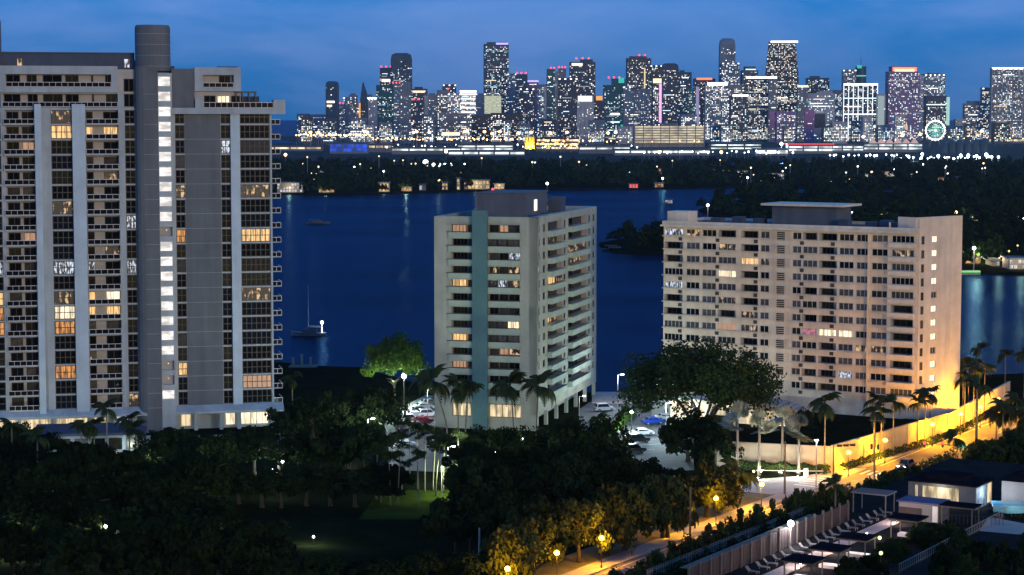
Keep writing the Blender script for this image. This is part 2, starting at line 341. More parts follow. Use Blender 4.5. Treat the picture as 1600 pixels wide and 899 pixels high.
def railing(f, x0, x1, y, z, h=1.05, n=None):
    w = x1-x0; n = n or max(2, round(w/1.15)); k = (round(w,2), n, h)
    if k not in RC:
        m = MB(); m.box(-w/2, w/2, -.04, .04, h-.09, h, 0); m.box(-w/2, w/2, -.04, .04, .02, .10, 0)
        for i in range(n+1): x = -w/2+.03 + (w-.06)*i/n; m.box(x-.035, x+.035, -.035, .035, .10, h-.09, 0)
        g = MB()
        for i in range(n): xa = -w/2+.03 + (w-.06)*i/n; xb = -w/2+.03 + (w-.06)*(i+1)/n; g.box(xa+.035, xb-.035, -.012, .012, .10, h-.09)
        RC[k] = (m.mesh('railing', M_rail), g.mesh('rail_glass', M_railglass))
    o = f.put('railing', RC[k][0], (x0+x1)/2, y, z); mk('rail_glass', RC[k][1], o); return o
# ---------------------------------------------------------------- left tower
def left_tower():
    ang = math.radians(13.5); D0 = 400.0
    p0 = at(100, 400, D0); root = empty('apartment_tower', (p0.x, p0.y, 0), 0, 'tall pale tower with twin white piers and brightly lit stairwell at left edge', 'building')
    f = Fac(root, (p0.x, p0.y), ang); X = f.x
    PT = 2.945; NF = 20; z_top = at(100, 171, D0).z; zf = lambda i: z_top - PT*(i+1)     # floor level of storey i counted from the top
    z_b = zf(NF-1)
    xl, xr = X(-60), X(426)
    dep = 1.7
    holes = []; wins = []
    def col(pa, pb, kind, lit={}, nx=3, nz=2):
        a, b_ = X(pa), X(pb)
        for i in range(NF):
            z0, z1 = zf(i) + .14, zf(i) + PT - .14
            if kind == 'w':
                holes.append((a, b_, z0, z1, .35)); L_ = lit.get(i)
                wins.append((a, b_, z0, z1, .30, nx, nz, LIT[L_] if L_ else None))
            else:
                holes.append((a, b_, z0, z1, 1.45, 1))
    col(-40, 5, 'w', {10: 'c', 12: 'w', 13: 'a', 14: 'a'}, 4, 2)
    col(12, 57.5, 'b'); col(83, 116, 'w', {0: 'd', 1: 'w', 6: 'd', 10: 'c', 12: 'd', 13: 'b', 14: 'a', 17: 'a'}, 4, 2)
    col(137, 188, 'b'); col(198, 214, 'w', {10: 'c', 7: 'c', 19: 'd'}, 2, 2)
    col(276, 291, 'w', {5: 'd', 8: 'a', 17: 'w'}, 2, 2)
    col(347, 362, 'w', {2: 'c'}, 2, 2); col(377, 423, 'w', {5: 'd', 8: 'w', 12: 'd', 18: 'p'}, 6, 2)
    m = MB(); wall_holes(m, xl, xr, z_b, z_top + .3, holes, thick=dep)
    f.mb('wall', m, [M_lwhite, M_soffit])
    for a, b_, z0, z1, y, nx, nz, mt in wins: window(f, a, b_, z0, z1, y, nx, nz, mt or random.choices(G_dark, (4, 3, .6, 2))[0], M_frame, bar=.15)
    # loggia windows, slabs and railings
    litA = {2: 'p', 8: 'p'}; litC = {1: 'ww', 10: 'c-', 12: 'wb', 13: 'ww', 16: 'd-', 4: '-d', 9: '-d'}
    for i in range(NF):
        z0 = zf(i) + .16; zt = z0 + 2.35
        window(f, X(14), X(33.5), z0, zt, 1.40, 2, 1, None); window(f, X(38), X(57), z0, zt, 1.40, 2, 1, LIT[litA[i]] if i in litA else None)
        c = litC.get(i, '--')
        window(f, X(138), X(149), z0, zt, 1.40, 1, 1, LIT.get(c[0])); window(f, X(165), X(187.5), z0, zt, 1.40, 2, 1, LIT.get(c[1]))
        for pa, pb in ((9, 57.5), (137.2, 188)):
            a, b_ = X(pa), X(pb); s = MB(); s.box(a, b_, -.75, -.01, zf(i)-.12, zf(i)+.10)
            f.mb('balcony_slab', s, M_lwhite); railing(f, a+.05, b_-.05, -.68, zf(i)+.10, 1.0)
    # projecting piers
    for pa, pb, pr in ((57.6, 83, .10), (57.8, 68, 1.25), (116, 136.5, .95), (362, 376.5, .45), (188.2, 197.8, .15)):
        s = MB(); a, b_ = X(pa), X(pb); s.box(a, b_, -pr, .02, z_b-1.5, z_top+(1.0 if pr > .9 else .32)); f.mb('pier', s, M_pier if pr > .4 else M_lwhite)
    s = MB(); a, b_ = X(291.5), X(346.5); s.box(a, b_, -.05, .02, z_b, z_top-.2); f.mb('grey_panel', s, M_grey)
    # stair shaft, rounded, running past the roof
    z_sh = at(243, 38, D0).z
    a, b_ = X(214.5), X(249)
    pl = [(a, .02), (a, -.6), (a+.25, -1.3), (a+.8, -1.8), (a+1.5, -2.05), (b_, -2.1), (b_, .02)]
    s = MB(); s.prism([(p[0], p[1]) for p in pl], 0, z_top + 8.2); f.mb('stair_shaft', s, M_grey)
    for i in range(NF+2):
        s = MB(); z = z_top + 2*PT - PT*(i+1); s.box(a+1.5, b_-.01, -2.125, -2.08, z, z+.05); f.mb('joint', s, M_soffit)
        if i > 2: s = MB(); s.box(X(291.6), X(346.4), -.07, -.045, z, z+.05); f.mb('joint', s, M_soffit)
    c0, rr = (X(216)+X(271))/2, (X(271)-X(216))/2
    cyl = [(c0 + rr*math.cos(t_*math.pi/14)*1.0, .8 + rr*.86*math.sin(t_*math.pi/14)) for t_ in range(28)]
    s = MB(); s.prism(cyl, z_top+7.5, z_sh-.5); s.prism(cyl, z_sh-.5, z_sh, taper=.93); f.mb('shaft_drum', s, M_grey)
    for k in range(4):   # drum joints
        s = MB(); zz = z_top + 8.4 + k*2.1; s.prism([(c0+(p[0]-c0)*1.006, .8+(p[1]-.8)*1.006) for p in cyl], zz, zz+.05); f.mb('joint', s, M_soffit)
    # lit stair bay
    a, b_ = X(249.2), X(271); hs = []
    ztt = z_top + 2*PT + .6
    rows = [ztt - PT*(k+1) for k in range(NF+2)]
    for k, z in enumerate(rows): hs.append((a+.10, b_-.25, z+1.0, z+PT-.10, 1.0, 1))
    s = MB(); wall_holes(s, a, b_, 0, ztt+.6, hs, y=-1.9, thick=2.0); f.mb('stair_bay', s, [M_lwhite, M_soffit])
    off = {10, 19, 20}
    for k, z in enumerate(rows):
        if k not in off:
            q = MB(); q.box(a+.12, b_-.27, -.98, -.93, z+1.02, z+PT-.12); f.mb('stair_light', q, E_stair)
        else:
            q = MB(); q.ball(((a+b_)/2, -1.1, z+2.2), .14); f.mb('stair_lamp', q, E_stair)
    # top storeys (two penthouse floors), left
    zp1, zp0 = z_top + .35, z_top + .35 + PT      # floor of lower / upper penthouse storey
    def pent(pa, pb, z0, z1, yo, hole, wl, lit=''):
        a, b_ = X(pa), X(pb); s = MB(); hx0, hx1, hz0, hz1 = X(hole[0]), X(hole[1]), hole[2], hole[3]
        wall_holes(s, a, b_, z0, z1, [(hx0, hx1, hz0, hz1, 1.6, 1)], y=yo, thick=2.4); f.mb('penthouse_wall', s, [M_lwhite, M_soffit])
        for k, (wa, wb) in enumerate(wl):
            window(f, X(wa), X(wb), hz0+.05, hz1-.1, yo+1.55, 2, 1, LIT.get(lit[k:k+1]) or random.choice([G_dark[0], G_dark[1]]))
        railing(f, hx0+.05, hx1-.05, yo+.12, hz0+.02, .95)
    pent(6, 197.5, zp1, zp1+PT, .15, (8, 188, zp1+.1, zp1+PT-.25), [(11, 37), (48, 64), (72, 103), (107, 128), (148, 152), (170, 186)])
    pent(4, 188, zp0, zp0+5.1, -.35, (14, 178, zp0+1.0, zp0+PT+.55), [(15, 37), (47, 63), (72, 102), (107, 128), (147, 151), (169, 177)])
    s = MB(); s.box(X(188), X(214.5), .4, 2.4, z_top+.31, z_top+2*PT+1.9); f.mb('penthouse_wall', s, M_soffit)
    for k in range(2): window(f, X(197.5), X(213.5), z_top+.5+k*PT, z_top+.35+(k+1)*PT-.25, .34, 2, 1, G_dark[0])
    # right wing penthouse
    s = MB(); s.box(X(271.2), X(307), -.25, 2.4, z_top+.31, z_top+8.0); f.mb('penthouse_wall', s, M_grey)
    pent(307.2, 379, zp0+.3, zp0+5.0, -.45, (320, 368, zp0+1.0, zp0+3.5), [(346, 364)])
    s = MB(); s.box(X(307.2), X(379), .35, 2.4, z_top+.31, zp0+.29); f.mb('penthouse_wall', s, M_soffit)
    window(f, X(342), X(362), zp1+.1, zp1+2.4, .30, 3, 1, E_bright, M_frame); window(f, X(322), X(340), zp1+.1, zp1+2.4, .30, 2, 1, G_dark[0]); window(f, X(364), X(378), zp1+.1, zp1+2.4, .30, 2, 1, G_dark[0])
    s = MB(); s.box(X(271), X(447), -1.0, 2.4, z_top-.9, z_top+.30); s.box(X(307.5), X(320), -1.0, 0.2, z_top+.301, z_top+2.2); s.box(X(429), X(447), -1.0, 2.2, z_top+.301, z_top+1.9)
    f.mb('terrace_slab', s, M_lwhite); railing(f, X(320.5), X(428.5), -.85, z_top+.32, 1.1)
    s = MB(); s.box(X(370), X(403), -.5, 2.0, z_top+3.3, z_top+3.6)
    for pxx in (371, 381, 391, 401): s.box(X(pxx), X(pxx)+.18, -.45, -.27, z_top+.31, z_top+3.3); s.box(X(pxx), X(pxx)+.18, 1.6, 1.8, z_top+.31, z_top+3.3)
    f.mb('pergola', s, M_frame)
    s = MB(); s.box(X(380), X(408), .6, 2.2, z_top+.31, z_top+2.6); f.mb('terrace_room', s, M_roof)
    # roof: dark raised storey, second shaft, vents
    za = at(100, 106, D0).z; zb = at(100, 83, D0).z
    s = MB(); s.box(X(8), X(216), 3.0, 16, za-.8, zb); s.box(X(8), X(216), 2.8, 16.2, zb, zb+.25); f.mb('roof_storey', s, M_slate)
    s = MB(); s.box(X(-40), X(8), 2.0, 12, za-1, at(0, 32, D0).z); f.mb('rear_shaft', s, M_slate)
    for pxx, mm in ((33, E_dim), (200, E_cool)):
        s = MB(); s.box(X(pxx), X(pxx)+1.0, 2.90, 2.98, za+.2, za+1.8); f.mb('roof_door', s, mm)
    for pxx, w in ((212, 1.2), (345, 4), (270, 1)):
        s = MB(); s.box(X(pxx), X(pxx)+w, 2.5, 4, za-.3, za+1.6 if pxx == 212 else za+.5); f.mb('roof_vent', s, M_slate)
    # body behind the front
    s = MB(); s.box(xl, X(425), dep, 22, z_b-6, z_top+.2); s.box(X(4), X(378), 2.4, 20, z_top+.2, za-.3); f.mb('body', s, [M_lwhite])
    # side balconies on the right end
    for i in range(NF):
        z = zf(i); s = MB(); s.box(X(426.2), X(440), .3, 5.5, z-.1, z+.10); f.mb('balcony_slab', s, M_lwhite)
        s = MB(); xx = X(440); s.box(X(426.3), xx, .30, .36, z+.92, z+1.02); s.box(xx-.08, xx, .36, 5.5, z+.92, z+1.02); s.box(xx-.08, xx, .3, .36, z+.1, z+.92); s.box(X(432), X(432)+.07, .3, .36, z+.1, z+.92); f.mb('side_railing', s, M_rail)
        s = MB(); s.box(X(426.4), X(431.8), .315, .345, z+.12, z+.9); s.box(X(433), xx-.1, .315, .345, z+.12, z+.9); f.mb('rail_glass', s, M_railglass)
    s = MB(); s.box(X(423.3), X(426.2), -.1, dep, z_b, z_top-1); f.mb('end_fin', s, M_lwhite)
    # flared base slab, columns, lit lobby
    s = MB()
    for a, b_ in ((-60, 249), (271, 440)):
        xa, xb = X(a), X(b_); n = len(s.v)
        s.v += [(xa, -2.0, z_b-1.0), (xb, -2.0, z_b-1.0), (xb, -.2, z_b+.1), (xa, -.2, z_b+.1), (xa, 2, z_b-1.0), (xb, 2, z_b-1.0), (xb, -2.0, z_b-1.5), (xa, -2.0, z_b-1.5), (xb, 2, z_b-1.5), (xa, 2, z_b-1.5)]
        for q in ((0,1,2,3), (7,6,1,0), (9,8,6,7), (1,6,8,5), (0,4,9,7), (3,2,5,4)): s.f.append(tuple(n+i for i in q)); s.m.append(0)
    f.mb('flared_base', s, M_lwhite)
    for a, b_, mm in ((-60, 20, E_lobby), (20, 75, E_lobby), (80, 133, E_lobby), (139, 165, E_lobby), (176, 200, E_cool), (280, 296, E_lobby), (350, 366, E_bright), (372, 418, E_bright)):
        window(f, X(a), X(b_), z_b-4.4, z_b-1.55, 1.55, max(2, round((b_-a)/9)), 1, mm, M_wframe, 'lobby_window')
    for pxx in (-20, 22, 78, 136, 168, 204, 262, 300, 340, 368, 420):
        s = MB(); s.box(X(pxx), X(pxx)+.7, -.6, .1, 0, z_b-1.5); f.mb('column', s, M_lwhite)
    s = MB(); s.box(X(-60), X(425), 2.2, 20, 0, z_b-1.5); f.mb('ground_storey', s, M_soffit)
    # street light thrown up between the storeys is left to the lamps
left_tower()

# ---------------------------------------------------------------- middle tower
def mid_tower():
    Dm = 404.0; c = at(838.5, 450, Dm); root = empty('apartment_tower', (c.x, c.y, 0), 0, 'narrow cream tower with teal shaft up its front beside the car park', 'building')
    ang_f = math.radians(-15); ang_s = ang_f + math.pi/2
    ff = Fac(root, (c.x, c.y), ang_f); fs = Fac(root, (c.x, c.y), ang_s)
    Z = 42.6; PT = 2.73; NF = 13; zc = lambda i: 40.2 - PT*i      # centre of storey opening
    xl = ff.x(678.5); xs = fs.x(932)
    X = ff.x; S = fs.x
    holes = []
    bays = ((705, 740), (761.5, 812))
    lit1 = {0: 'p', 4: 'w', 8: 'w', 10: 'p'}; lit2 = {0: '-p-', 2: '--c', 3: 'd-d', 4: 'dcd', 7: '--b', 9: '-pd', 11: '---'}
    for i in range(NF):
        for a, b_ in bays: holes.append((X(a), X(b_), zc(i)-.72, zc(i)+.85, 1.3, 1))
    holes.append((X(706), X(735), 2.4, 5.4, .6)); holes.append((X(764), X(814), 2.4, 5.2, .6))
    m = MB(); wall_holes(m, xl, 0, 0, Z, holes, thick=1.6); ff.mb('front_wall', m, [M_cream, M_soffit])
    for i in range(NF):
        z0, z1 = zc(i)-.7, zc(i)+.8
        l = lit1.get(i); window(ff, X(706), X(728), z0, z1, 1.22 if not l else .5, 4, 1, LIT[l] if l else random.choice(G_dark[:2]), M_frame); window(ff, X(729), X(739.5), z0, z1, 1.22, 2, 1, G_dark[2], M_frame)
        k = lit2.get(i, '---'); enc = i in (1, 4, 7, 8)
        yy = .12 if enc else 1.22
        for (a, b_), q in zip(((763, 777), (778, 792), (793, 811)), k): window(ff, X(a), X(b_), z0, z1, yy, 2, 1, LIT.get(q) or (G_dark[2] if enc else random.choice(G_dark[:3])), M_frame)
        for a, b_ in bays:
            s = MB(); s.box(X(a)-.5, X(b_)+.12, -.35, -.01, zc(i)-2.0, zc(i)-.72); ff.mb('balcony_front', s, M_greenish); s = MB(); s.box(X(a)-.95, X(b_)+.14, -.38, -.011, zc(i)-.719, zc(i)-.62); ff.mb('balcony_cap', s, M_louvre)  # dark cap draws the slab edge and its shadow line in colour
            s = MB(); s.box(X(a)-.55, X(b_)+.2, -.45, -.01, zc(i)+.86, zc(i)+.94); ff.mb('balcony_slab', s, M_cream)
    for a, b_ in ((706, 735), (764, 814)): window(ff, X(a), X(b_), 2.45, 5.15, .5, 5, 1, E_lobby, M_frame, 'lobby_window')
    s = MB(); s.box(X(740), X(763), -1.1, .02, 0, Z+1.3); ff.mb('front_shaft', s, M_teal)
    # side facade
    holes = []; litw = {(0, 1): 'd', (3, 0): 'c', (0, 5): 'w'}
    cols = [(840.5, 843.5), (848.5, 852), (881, 884), (919.5, 922), (926, 928.6)]
    bal = [(856, 878.5), (888, 916)]
    for i in range(NF):
        for a, b_ in cols: holes.append((S(a), S(b_), zc(i)-.75, zc(i)+.75, .25))
        for a, b_ in bal: holes.append((S(a), S(b_), zc(i)-.85, zc(i)+.95, 1.3, 1))
    m = MB(); wall_holes(m, 0, xs, 3.2, Z, holes, thick=1.6); fs.mb('side_wall', m, [M_cream, M_soffit])
    for i in range(NF):
        for k, (a, b_) in enumerate(cols): window(fs, S(a), S(b_), zc(i)-.74, zc(i)+.74, .2, 1, 1, LIT.get(litw.get((i, k))) or random.choice(G_dark[:3]), M_frame)
        for k, (a, b_) in enumerate(bal):
            q = {(4, 0): 'w', (1, 0): 'd', (7, 0): 'w', (2, 1): 'd', (3, 1): 'd'}.get((i, k)); x0, x1 = S(a), S(b_); mid = (x0+x1)/2
            enc = (i, k) in ((4, 0), (2, 1), (9, 1), (11, 1))
            window(fs, x0+.1, mid-.1, zc(i)-.8, zc(i)+.9, .1 if enc else 1.22, 3, 1, LIT.get(q), M_frame); window(fs, mid+.1, x1-.1, zc(i)-.8, zc(i)+.9, .1 if enc else 1.22, 3, 1, G_dark[2] if not q else LIT['d'], M_frame)
            s = MB(); s.box(x0-.4, x1+.4, -1.1, -.95, zc(i)-1.75, zc(i)-.75); s.box(x0-.4, x0-.25, -.95, -.01, zc(i)-1.75, zc(i)-.75); s.box(x1+.25, x1+.4, -.95, -.01, zc(i)-1.75, zc(i)-.75); s.box(x0-.4, x1+.4, -1.12, -.01, zc(i)-1.9, zc(i)-1.751); fs.mb('balcony', s, M_greenish)
    # open parking level under the side: columns and lit soffit
    for k in range(7):
        s = MB(); x = .4 + k*(xs-1.2)/6; s.box(x, x+.7, .1, .8, 0, 3.2); fs.mb('column', s, M_cream)
    s = MB(); s.box(.5, xs-.5, 4.5, 18, 0, 3.2); fs.mb('ground_storey', s, M_soffit)
    # body, roof, parapets, penthouse
    w = -xl; 
    s = MB(); s.box(xl, -1.6, 1.6, xs, 3.2, Z-1.2, 0); ff.mb('body', s, M_cream)
    s = MB(); s.box(xl, -.01, 1.6, xs, Z-1.19, Z-1.0, 0); ff.mb('roof', s, M_roof)
    s = MB(); s.box(xl, xl+.25, 1.6, xs, Z-1.2, Z); s.box(xl+.25, -.3, xs-.3, xs, Z-1.2, Z); s.box(-.3, -.01, 1.61, xs-.3, Z-.999, Z-.01); ff.mb('parapet', s, M_cream)
    # roof house
    p = ff
    xa, xb = -12.6, -3.4
    s = MB(); s.box(-15.2, -4.4, 9.5, 26, Z-1, Z+4.3); s.box(-15.4, -4.2, 9.3, 26.2, Z+4.3, Z+4.5); ff.mb('roof_house', s, M_grey)
    s = MB(); s.box(-4.39, -4.33, 15.0, 17.4, Z+.6, Z+2.9); ff.mb('roof_window', s, E_stairw)
    s = MB(); s.box(-4.4, -1.6, 27, 31, Z-1, Z+3.0); ff.mb('roof_box', s, M_slate)
    for k in range(5):
        s = MB(); s.box(-3.6+.02*k, -2.2, 4+5*k, 6.2+5*k, Z-1, Z-.1+.2*(k % 2)); ff.mb('roof_unit', s, M_slate)
mid_tower()

# ---------------------------------------------------------------- right tower
def right_tower():
    D = 396.0; c = at(1434, 450, D); root = empty('apartment_slab', (c.x, c.y, 0), 0, 'wide pale apartment slab with rows of balconies and lit end stair windows', 'building')
    pl = at(1037, 450, 425.0); v = Vector((c.x-pl.x, c.y-pl.y)); ang = math.atan2(v.y, v.x)
    f = Fac(root, (c.x, c.y), ang); X = f.x; Lw = X(1037)
    PT = 2.73; NF = 12; zc = lambda i: 38.55 - PT*i; Z = 40.9
    bays = [(1038, 1067, 'e'), (1072, 1093, 'w'), (1097, 1119, 'w'), (1122, 1150, 'm'), (1158, 1185, 'b'), (1188, 1202, 'w'), (1214, 1226, 'v'), (1238, 1252, 'w'), (1254, 1277, 'm'), (1280, 1308, 'b'), (1311, 1334, 'w'), (1338, 1358, 'w'), (1362, 1387, 'w'), (1393, 1428, 'e')]
    lit = {(0, 0): 'c', (0, 1): 'd', (1, 3): 'd', (2, 4): 'w', (2, 5): 'd', (3, 3): 'b', (4, 0): 'c', (5, 3): 'd', (7, 3): 'p', (7, 8): 'k', (7, 9): 'b', (7, 10): 'b', (7, 4): 'd', (8, 11): 'd', (8, 12): 'd', (10, 10): 'c', (1, 13): 'd', (6, 4): 'd'}
    holes = []; W_ = []
    R = random.Random(3)
    for i in range(NF):
        for k, (a, b_, t_) in enumerate(bays):
            x0, x1 = X(a), X(b_); z0, z1 = zc(i)-.62, zc(i)+.82
            if t_ == 'v': holes.append((x0, x1, zc(i)-.9, zc(i)+.9, .8, 2)); continue
            op = t_ == 'b' or (t_ == 'e' and R.random() < .6) or (t_ == 'm' and R.random() < .5)
            q = lit.get((i, k))
            if op and not q: holes.append((x0, x1, z0, z1, 1.3, 1)); W_.append((x0+.25, x1-.25 - (x1-x0)*.25*R.random(), z0+.02, z1-.15, 1.24, 3, R.choice(G_dark[:2]), M_frame))
            else: holes.append((x0, x1, z0, z1, .3)); W_.append((x0, x1, z0, z1, .25, max(2, round((x1-x0)/.95)), LIT.get(q) or R.choice([G_dark[0], G_dark[1], G_dark[2], G_dark[2]]), M_wframe))
    m = MB(); wall_holes(m, Lw, 0, 3, Z-1.1, holes, thick=1.6); f.mb('front_wall', m, [M_white, M_soffit, M_louvre])
    for x0, x1, z0, z1, y, nx, mm, fr in W_: window(f, x0, x1, z0, z1, y, nx, 1, mm, fr)
    for i in range(NF):
        s = MB(); s.box(X(1036), X(1203), -.42, -.01, zc(i)-.76, zc(i)-.62); f.mb('slab_edge', s, M_white)
        s = MB(); s.box(X(1236), X(1356), -.42, -.01, zc(i)-.76, zc(i)-.62); s.box(X(1360), X(1432), -.5, -.01, zc(i)-.76, zc(i)-.62); f.mb('slab_edge', s, M_white)
        s = MB(); s.box(X(1390), X(1433), -.9, -.51, zc(i)-1.55, zc(i)-.62); f.mb('balcony_front', s, M_white)
        for k in range(5):
            s = MB(); z = zc(i)-.8+k*.4; s.box(X(1204), X(1234), -.22, -.04, z, z+.10); f.mb('sun_slat', s, M_white)
        for pxx in (1063, 1121, 1181, 1253, 1301, 1392):
            s = MB(); w2 = .42; x = X(pxx); s.box(x-w2, x+w2, -.06, .05, zc(i)-1.65, zc(i)-.95); f.mb('louvre', s, M_louvre)
    s = MB(); s.box(X(1357.2), X(1358.8), -.55, .02, 3, Z-1.1); f.mb('downpipe', s, M_white)
    # roof edge, body, roof
    s = MB(); s.box(Lw-.4, X(1432), -.9, 1.4, Z-1.09, Z-.75); s.box(Lw-.2, X(1436), -.35, .1, Z-.749, Z); f.mb('roof_edge', s, M_white)
    depth = 19
    s = MB(); s.box(Lw, -.2, 1.6, depth, 0, Z-1.1); f.mb('body', s, M_white)
    s = MB(); s.box(Lw, -.2, .11, depth, Z-.74, Z-.6); f.mb('roof', s, M_roof)
    s = MB(); s.box(Lw, -.3, depth-.3, depth, Z-1.1, Z); s.box(Lw-.2, Lw+.1, .11, depth-.31, Z-1.1, Z); f.mb('parapet', s, M_white)
    s = MB(); s.box(Lw+.2, Lw+5.0, 1.2, 5.5, Z-.6, Z+2.0); f.mb('roof_box', s, M_white)
    xa, xb = X(1208, 330, 8), X(1312, 330, 8)
    s = MB(); s.box(xa, xb-.4, 7.5, 15, Z-.6, Z+3.4); f.mb('roof_house', s, M_grey)
    s = MB(); s.box(xa-2.0, xb+1.4, 6.3, 16.2, Z+3.4, Z+3.85); f.mb('roof_canopy', s, M_white)
    for k, pxx in enumerate((1090, 1120, 1150, 1290, 1330, 1350, 1375, 1400)):
        x = X(pxx); s = MB(); s.box(x, x+2.2, 6+k % 3, 8.2+k % 3, Z-.6, Z+.6+.3*(k % 2)); f.mb('roof_unit', s, M_slate)
    s = MB(); x = X(1389); s.box(x, x+.25, -.2, .1, Z, Z+1.0); f.mb('roof_pipe', s, M_white)
    # end wing
    e0 = Vector((c.x, c.y)) + f.d*.2
    aw = math.radians(42); w = Fac(root, e0, aw); XW = w.x
    Zw = at(1460, 339, D+3).z; xe = XW(1487)
    hs = []
    for i in range(NF):
        hs.append((XW(1439.5), XW(1444.5), zc(i)-.85, zc(i)+.75, .25)); hs.append((XW(1456), XW(1464.5), zc(i)-.62, zc(i)+.72, .25))
    m = MB(); wall_holes(m, 0, xe, 0, Zw, hs, thick=.6); w.mb('end_wall', m, M_white)
    for i in range(NF):
        window(w, XW(1439.5), XW(1444.5), zc(i)-.85, zc(i)+.75, .2, 1, 1, G_dark[2], M_frame)
        window(w, XW(1456), XW(1464.5), zc(i)-.62, zc(i)+.72, .2, 2, 1, G_dark[2] if i in (4, 8) else E_stairw, M_wframe)
    p2 = w.O + w.d*xe; g = Fac(root, p2, math.radians(26)); xg = g.x(1503)
    s = MB(); s.box(0.02, xg, 0, .6, 0, Zw); g.mb('end_wall', s, M_white)
    p3 = g.O + g.d*xg
    s = MB(); A = [w.O + w.d*.3 + Vector((-w.d.y, w.d.x))*.62, p2 + Vector((-.3, .7)), p3 + Vector((-.5, .7)), p3 + Vector((-4, 9)), w.O + Vector((-3.4, 3.6)) + Vector((3, 6))]
    s.prism([(q.x-c.x, q.y-c.y) for q in A], 0, Zw-.8); mk('end_wing', s.mesh('end_wing', [M_white]), root)
    lf = Fac(root, w.O, aw + math.pi/2)
    s = MB(); s.box(0.62, 5.0, -.01, .3, Z-1, Zw); lf.mb('wing_parapet', s, M_white)
    # podium below
    s = MB(); s.box(Lw-2, 1, -1.2, 1.5, 0, 3.0); f.mb('podium', s, M_soffit)
    for k in range(26):
        s = MB(); x = Lw + 1 + k*(-Lw-2)/26; s.box(x, x+.9, -1.24, -1.19, .9, 1.9); f.mb('podium_opening', s, M_louvre)
right_tower()
# ================================================================ foliage makers (shared meshes)
M_leaf = mat('broad_leaves', (.022, .038, .010), .7, .5, 1.2, rand=.35, spec=.03)
M_leaf2 = mat('dark_leaves', (.011, .019, .0065), .8, .5, 1.2, rand=.35, spec=.0)
M_frond = mat('palm_fronds', (.024, .036, .011), .6, .4, 1.0, rand=.3, spec=.05)
M_silver = mat('silver_fronds', (.20, .23, .17), .5, .3, 1.0, rand=.2)
M_bark = mat('bark', (.035, .028, .02), .9, .3, 3, .4, 8)
M_palmbark = mat('palm_trunk', (.16, .14, .115), .9, .25, 5, .4, 8)
def leaf_quads(C, Nrm, size, R):
    n = len(C); a = R.normal(size=(n, 3)); u = np.cross(Nrm, a); u /= np.linalg.norm(u, axis=1)[:, None] + 1e-9
    w = np.cross(Nrm, u); s = size * R.uniform(.6, 1.3, (n, 1)); l = s * R.uniform(.9, 1.6, (n, 1))
    return np.stack([C - u*s*.5, C + w*l*.45 - u*s*.08, C + u*s*.5, C - w*l*.45 + u*s*.08], 1)
def crown_mesh(name, seed, m, clumps=60, per=90, leaf=.075, flat=.62, spread=1.0, low=-.35):
    R = np.random.default_rng(seed); out = []
    for k in range(clumps):
        d = R.normal(size=3); d /= np.linalg.norm(d); d[2] = abs(d[2])*1.1 + low*R.random()
        r = (.35 + .62*R.random()**.55) * spread; c = d*r*np.array([1, 1, flat]); cr_ = R.uniform(.14, .27)
        q = R.normal(size=(per, 3)); q /= np.linalg.norm(q, axis=1)[:, None]
        pos = c + q*cr_*R.uniform(.55, 1.08, (per, 1))*np.array([1, 1, .72])
        nr = q*.55 + R.normal(size=(per, 3))*.5 + np.array([0, 0, .35]); nr /= np.linalg.norm(nr, axis=1)[:, None]
        out.append(leaf_quads(pos, nr, leaf, R))
    return quads_mesh(name, np.concatenate(out), m)
def trunk_mesh(name, seed, h=1.0, r=.05, limbs=6, m=None):
    R = random.Random(seed); mb = MB()
    top = (R.uniform(-.06, .06), R.uniform(-.06, .06), h*.62)
    mb.tube([(0, 0, -.02), (.01, 0, h*.08), (top[0]*.6, top[1]*.6, h*.36), top], [r*1.5, r, r*.8, r*.6], 8)
    for k in range(limbs):
        a = 2*math.pi*k/limbs + R.random(); z0 = h*R.uniform(.36, .6); e = R.uniform(.30, .55)
        mb.tube([(top[0]*.7, top[1]*.7, z0), (e*.45*math.cos(a), e*.45*math.sin(a), z0 + h*.13), (e*math.cos(a), e*math.sin(a), z0 + h*R.uniform(.12, .2))], [r*.5, r*.36, r*.14], 5)
    return mb.mesh(name, m or M_bark, True)
M_street = mat('street_tree_leaves', (.036, .046, .011), .7, .5, 1.2, rand=.3, spec=.05)
CROWNS = [crown_mesh('tree_crown', 10+k, M_leaf, 44+4*k, 100, .085, .66) for k in range(5)]
STREETC = [crown_mesh('tree_crown', 20+k, M_street, 40+3*k, 90, .080, .62, low=-.6) for k in range(4)]
DARKC = [crown_mesh('tree_crown', 30+k, M_leaf2, 30+5*k, 95, .09+.008*(k % 3), .62, spread=1.0+.06*(k % 3)) for k in range(7)]
OPENC = [crown_mesh('tree_crown', 130+k, M_leaf2, 22+4*k, 60, .085, .62, spread=1.1) for k in range(4)]
TRUNKS = [trunk_mesh('tree_trunk', 50+k) for k in range(4)]
def tree(px, py, h, wpx_m, label, group=None, name='shade_tree', crowns=DARKC, P=None, lift=.60, k=None):
    """px, py: foot on the ground; h height m; wpx_m crown width m"""
    p = P if P is not None else G(px, py); k = random.randrange(1000) if k is None else k
    o = empty(name, (p[0], p[1], 0), random.uniform(0, 6.28), label, 'tree', group)
    mk('trunk', TRUNKS[k % len(TRUNKS)], o, scale=(wpx_m*.62, wpx_m*.62, h*.98))
    cz = h*lift; mk('crown', crowns[k % len(crowns)], o, (0, 0, cz), 0, (wpx_m/2, wpx_m/2, (h-cz)/.66*1.0))
    return o
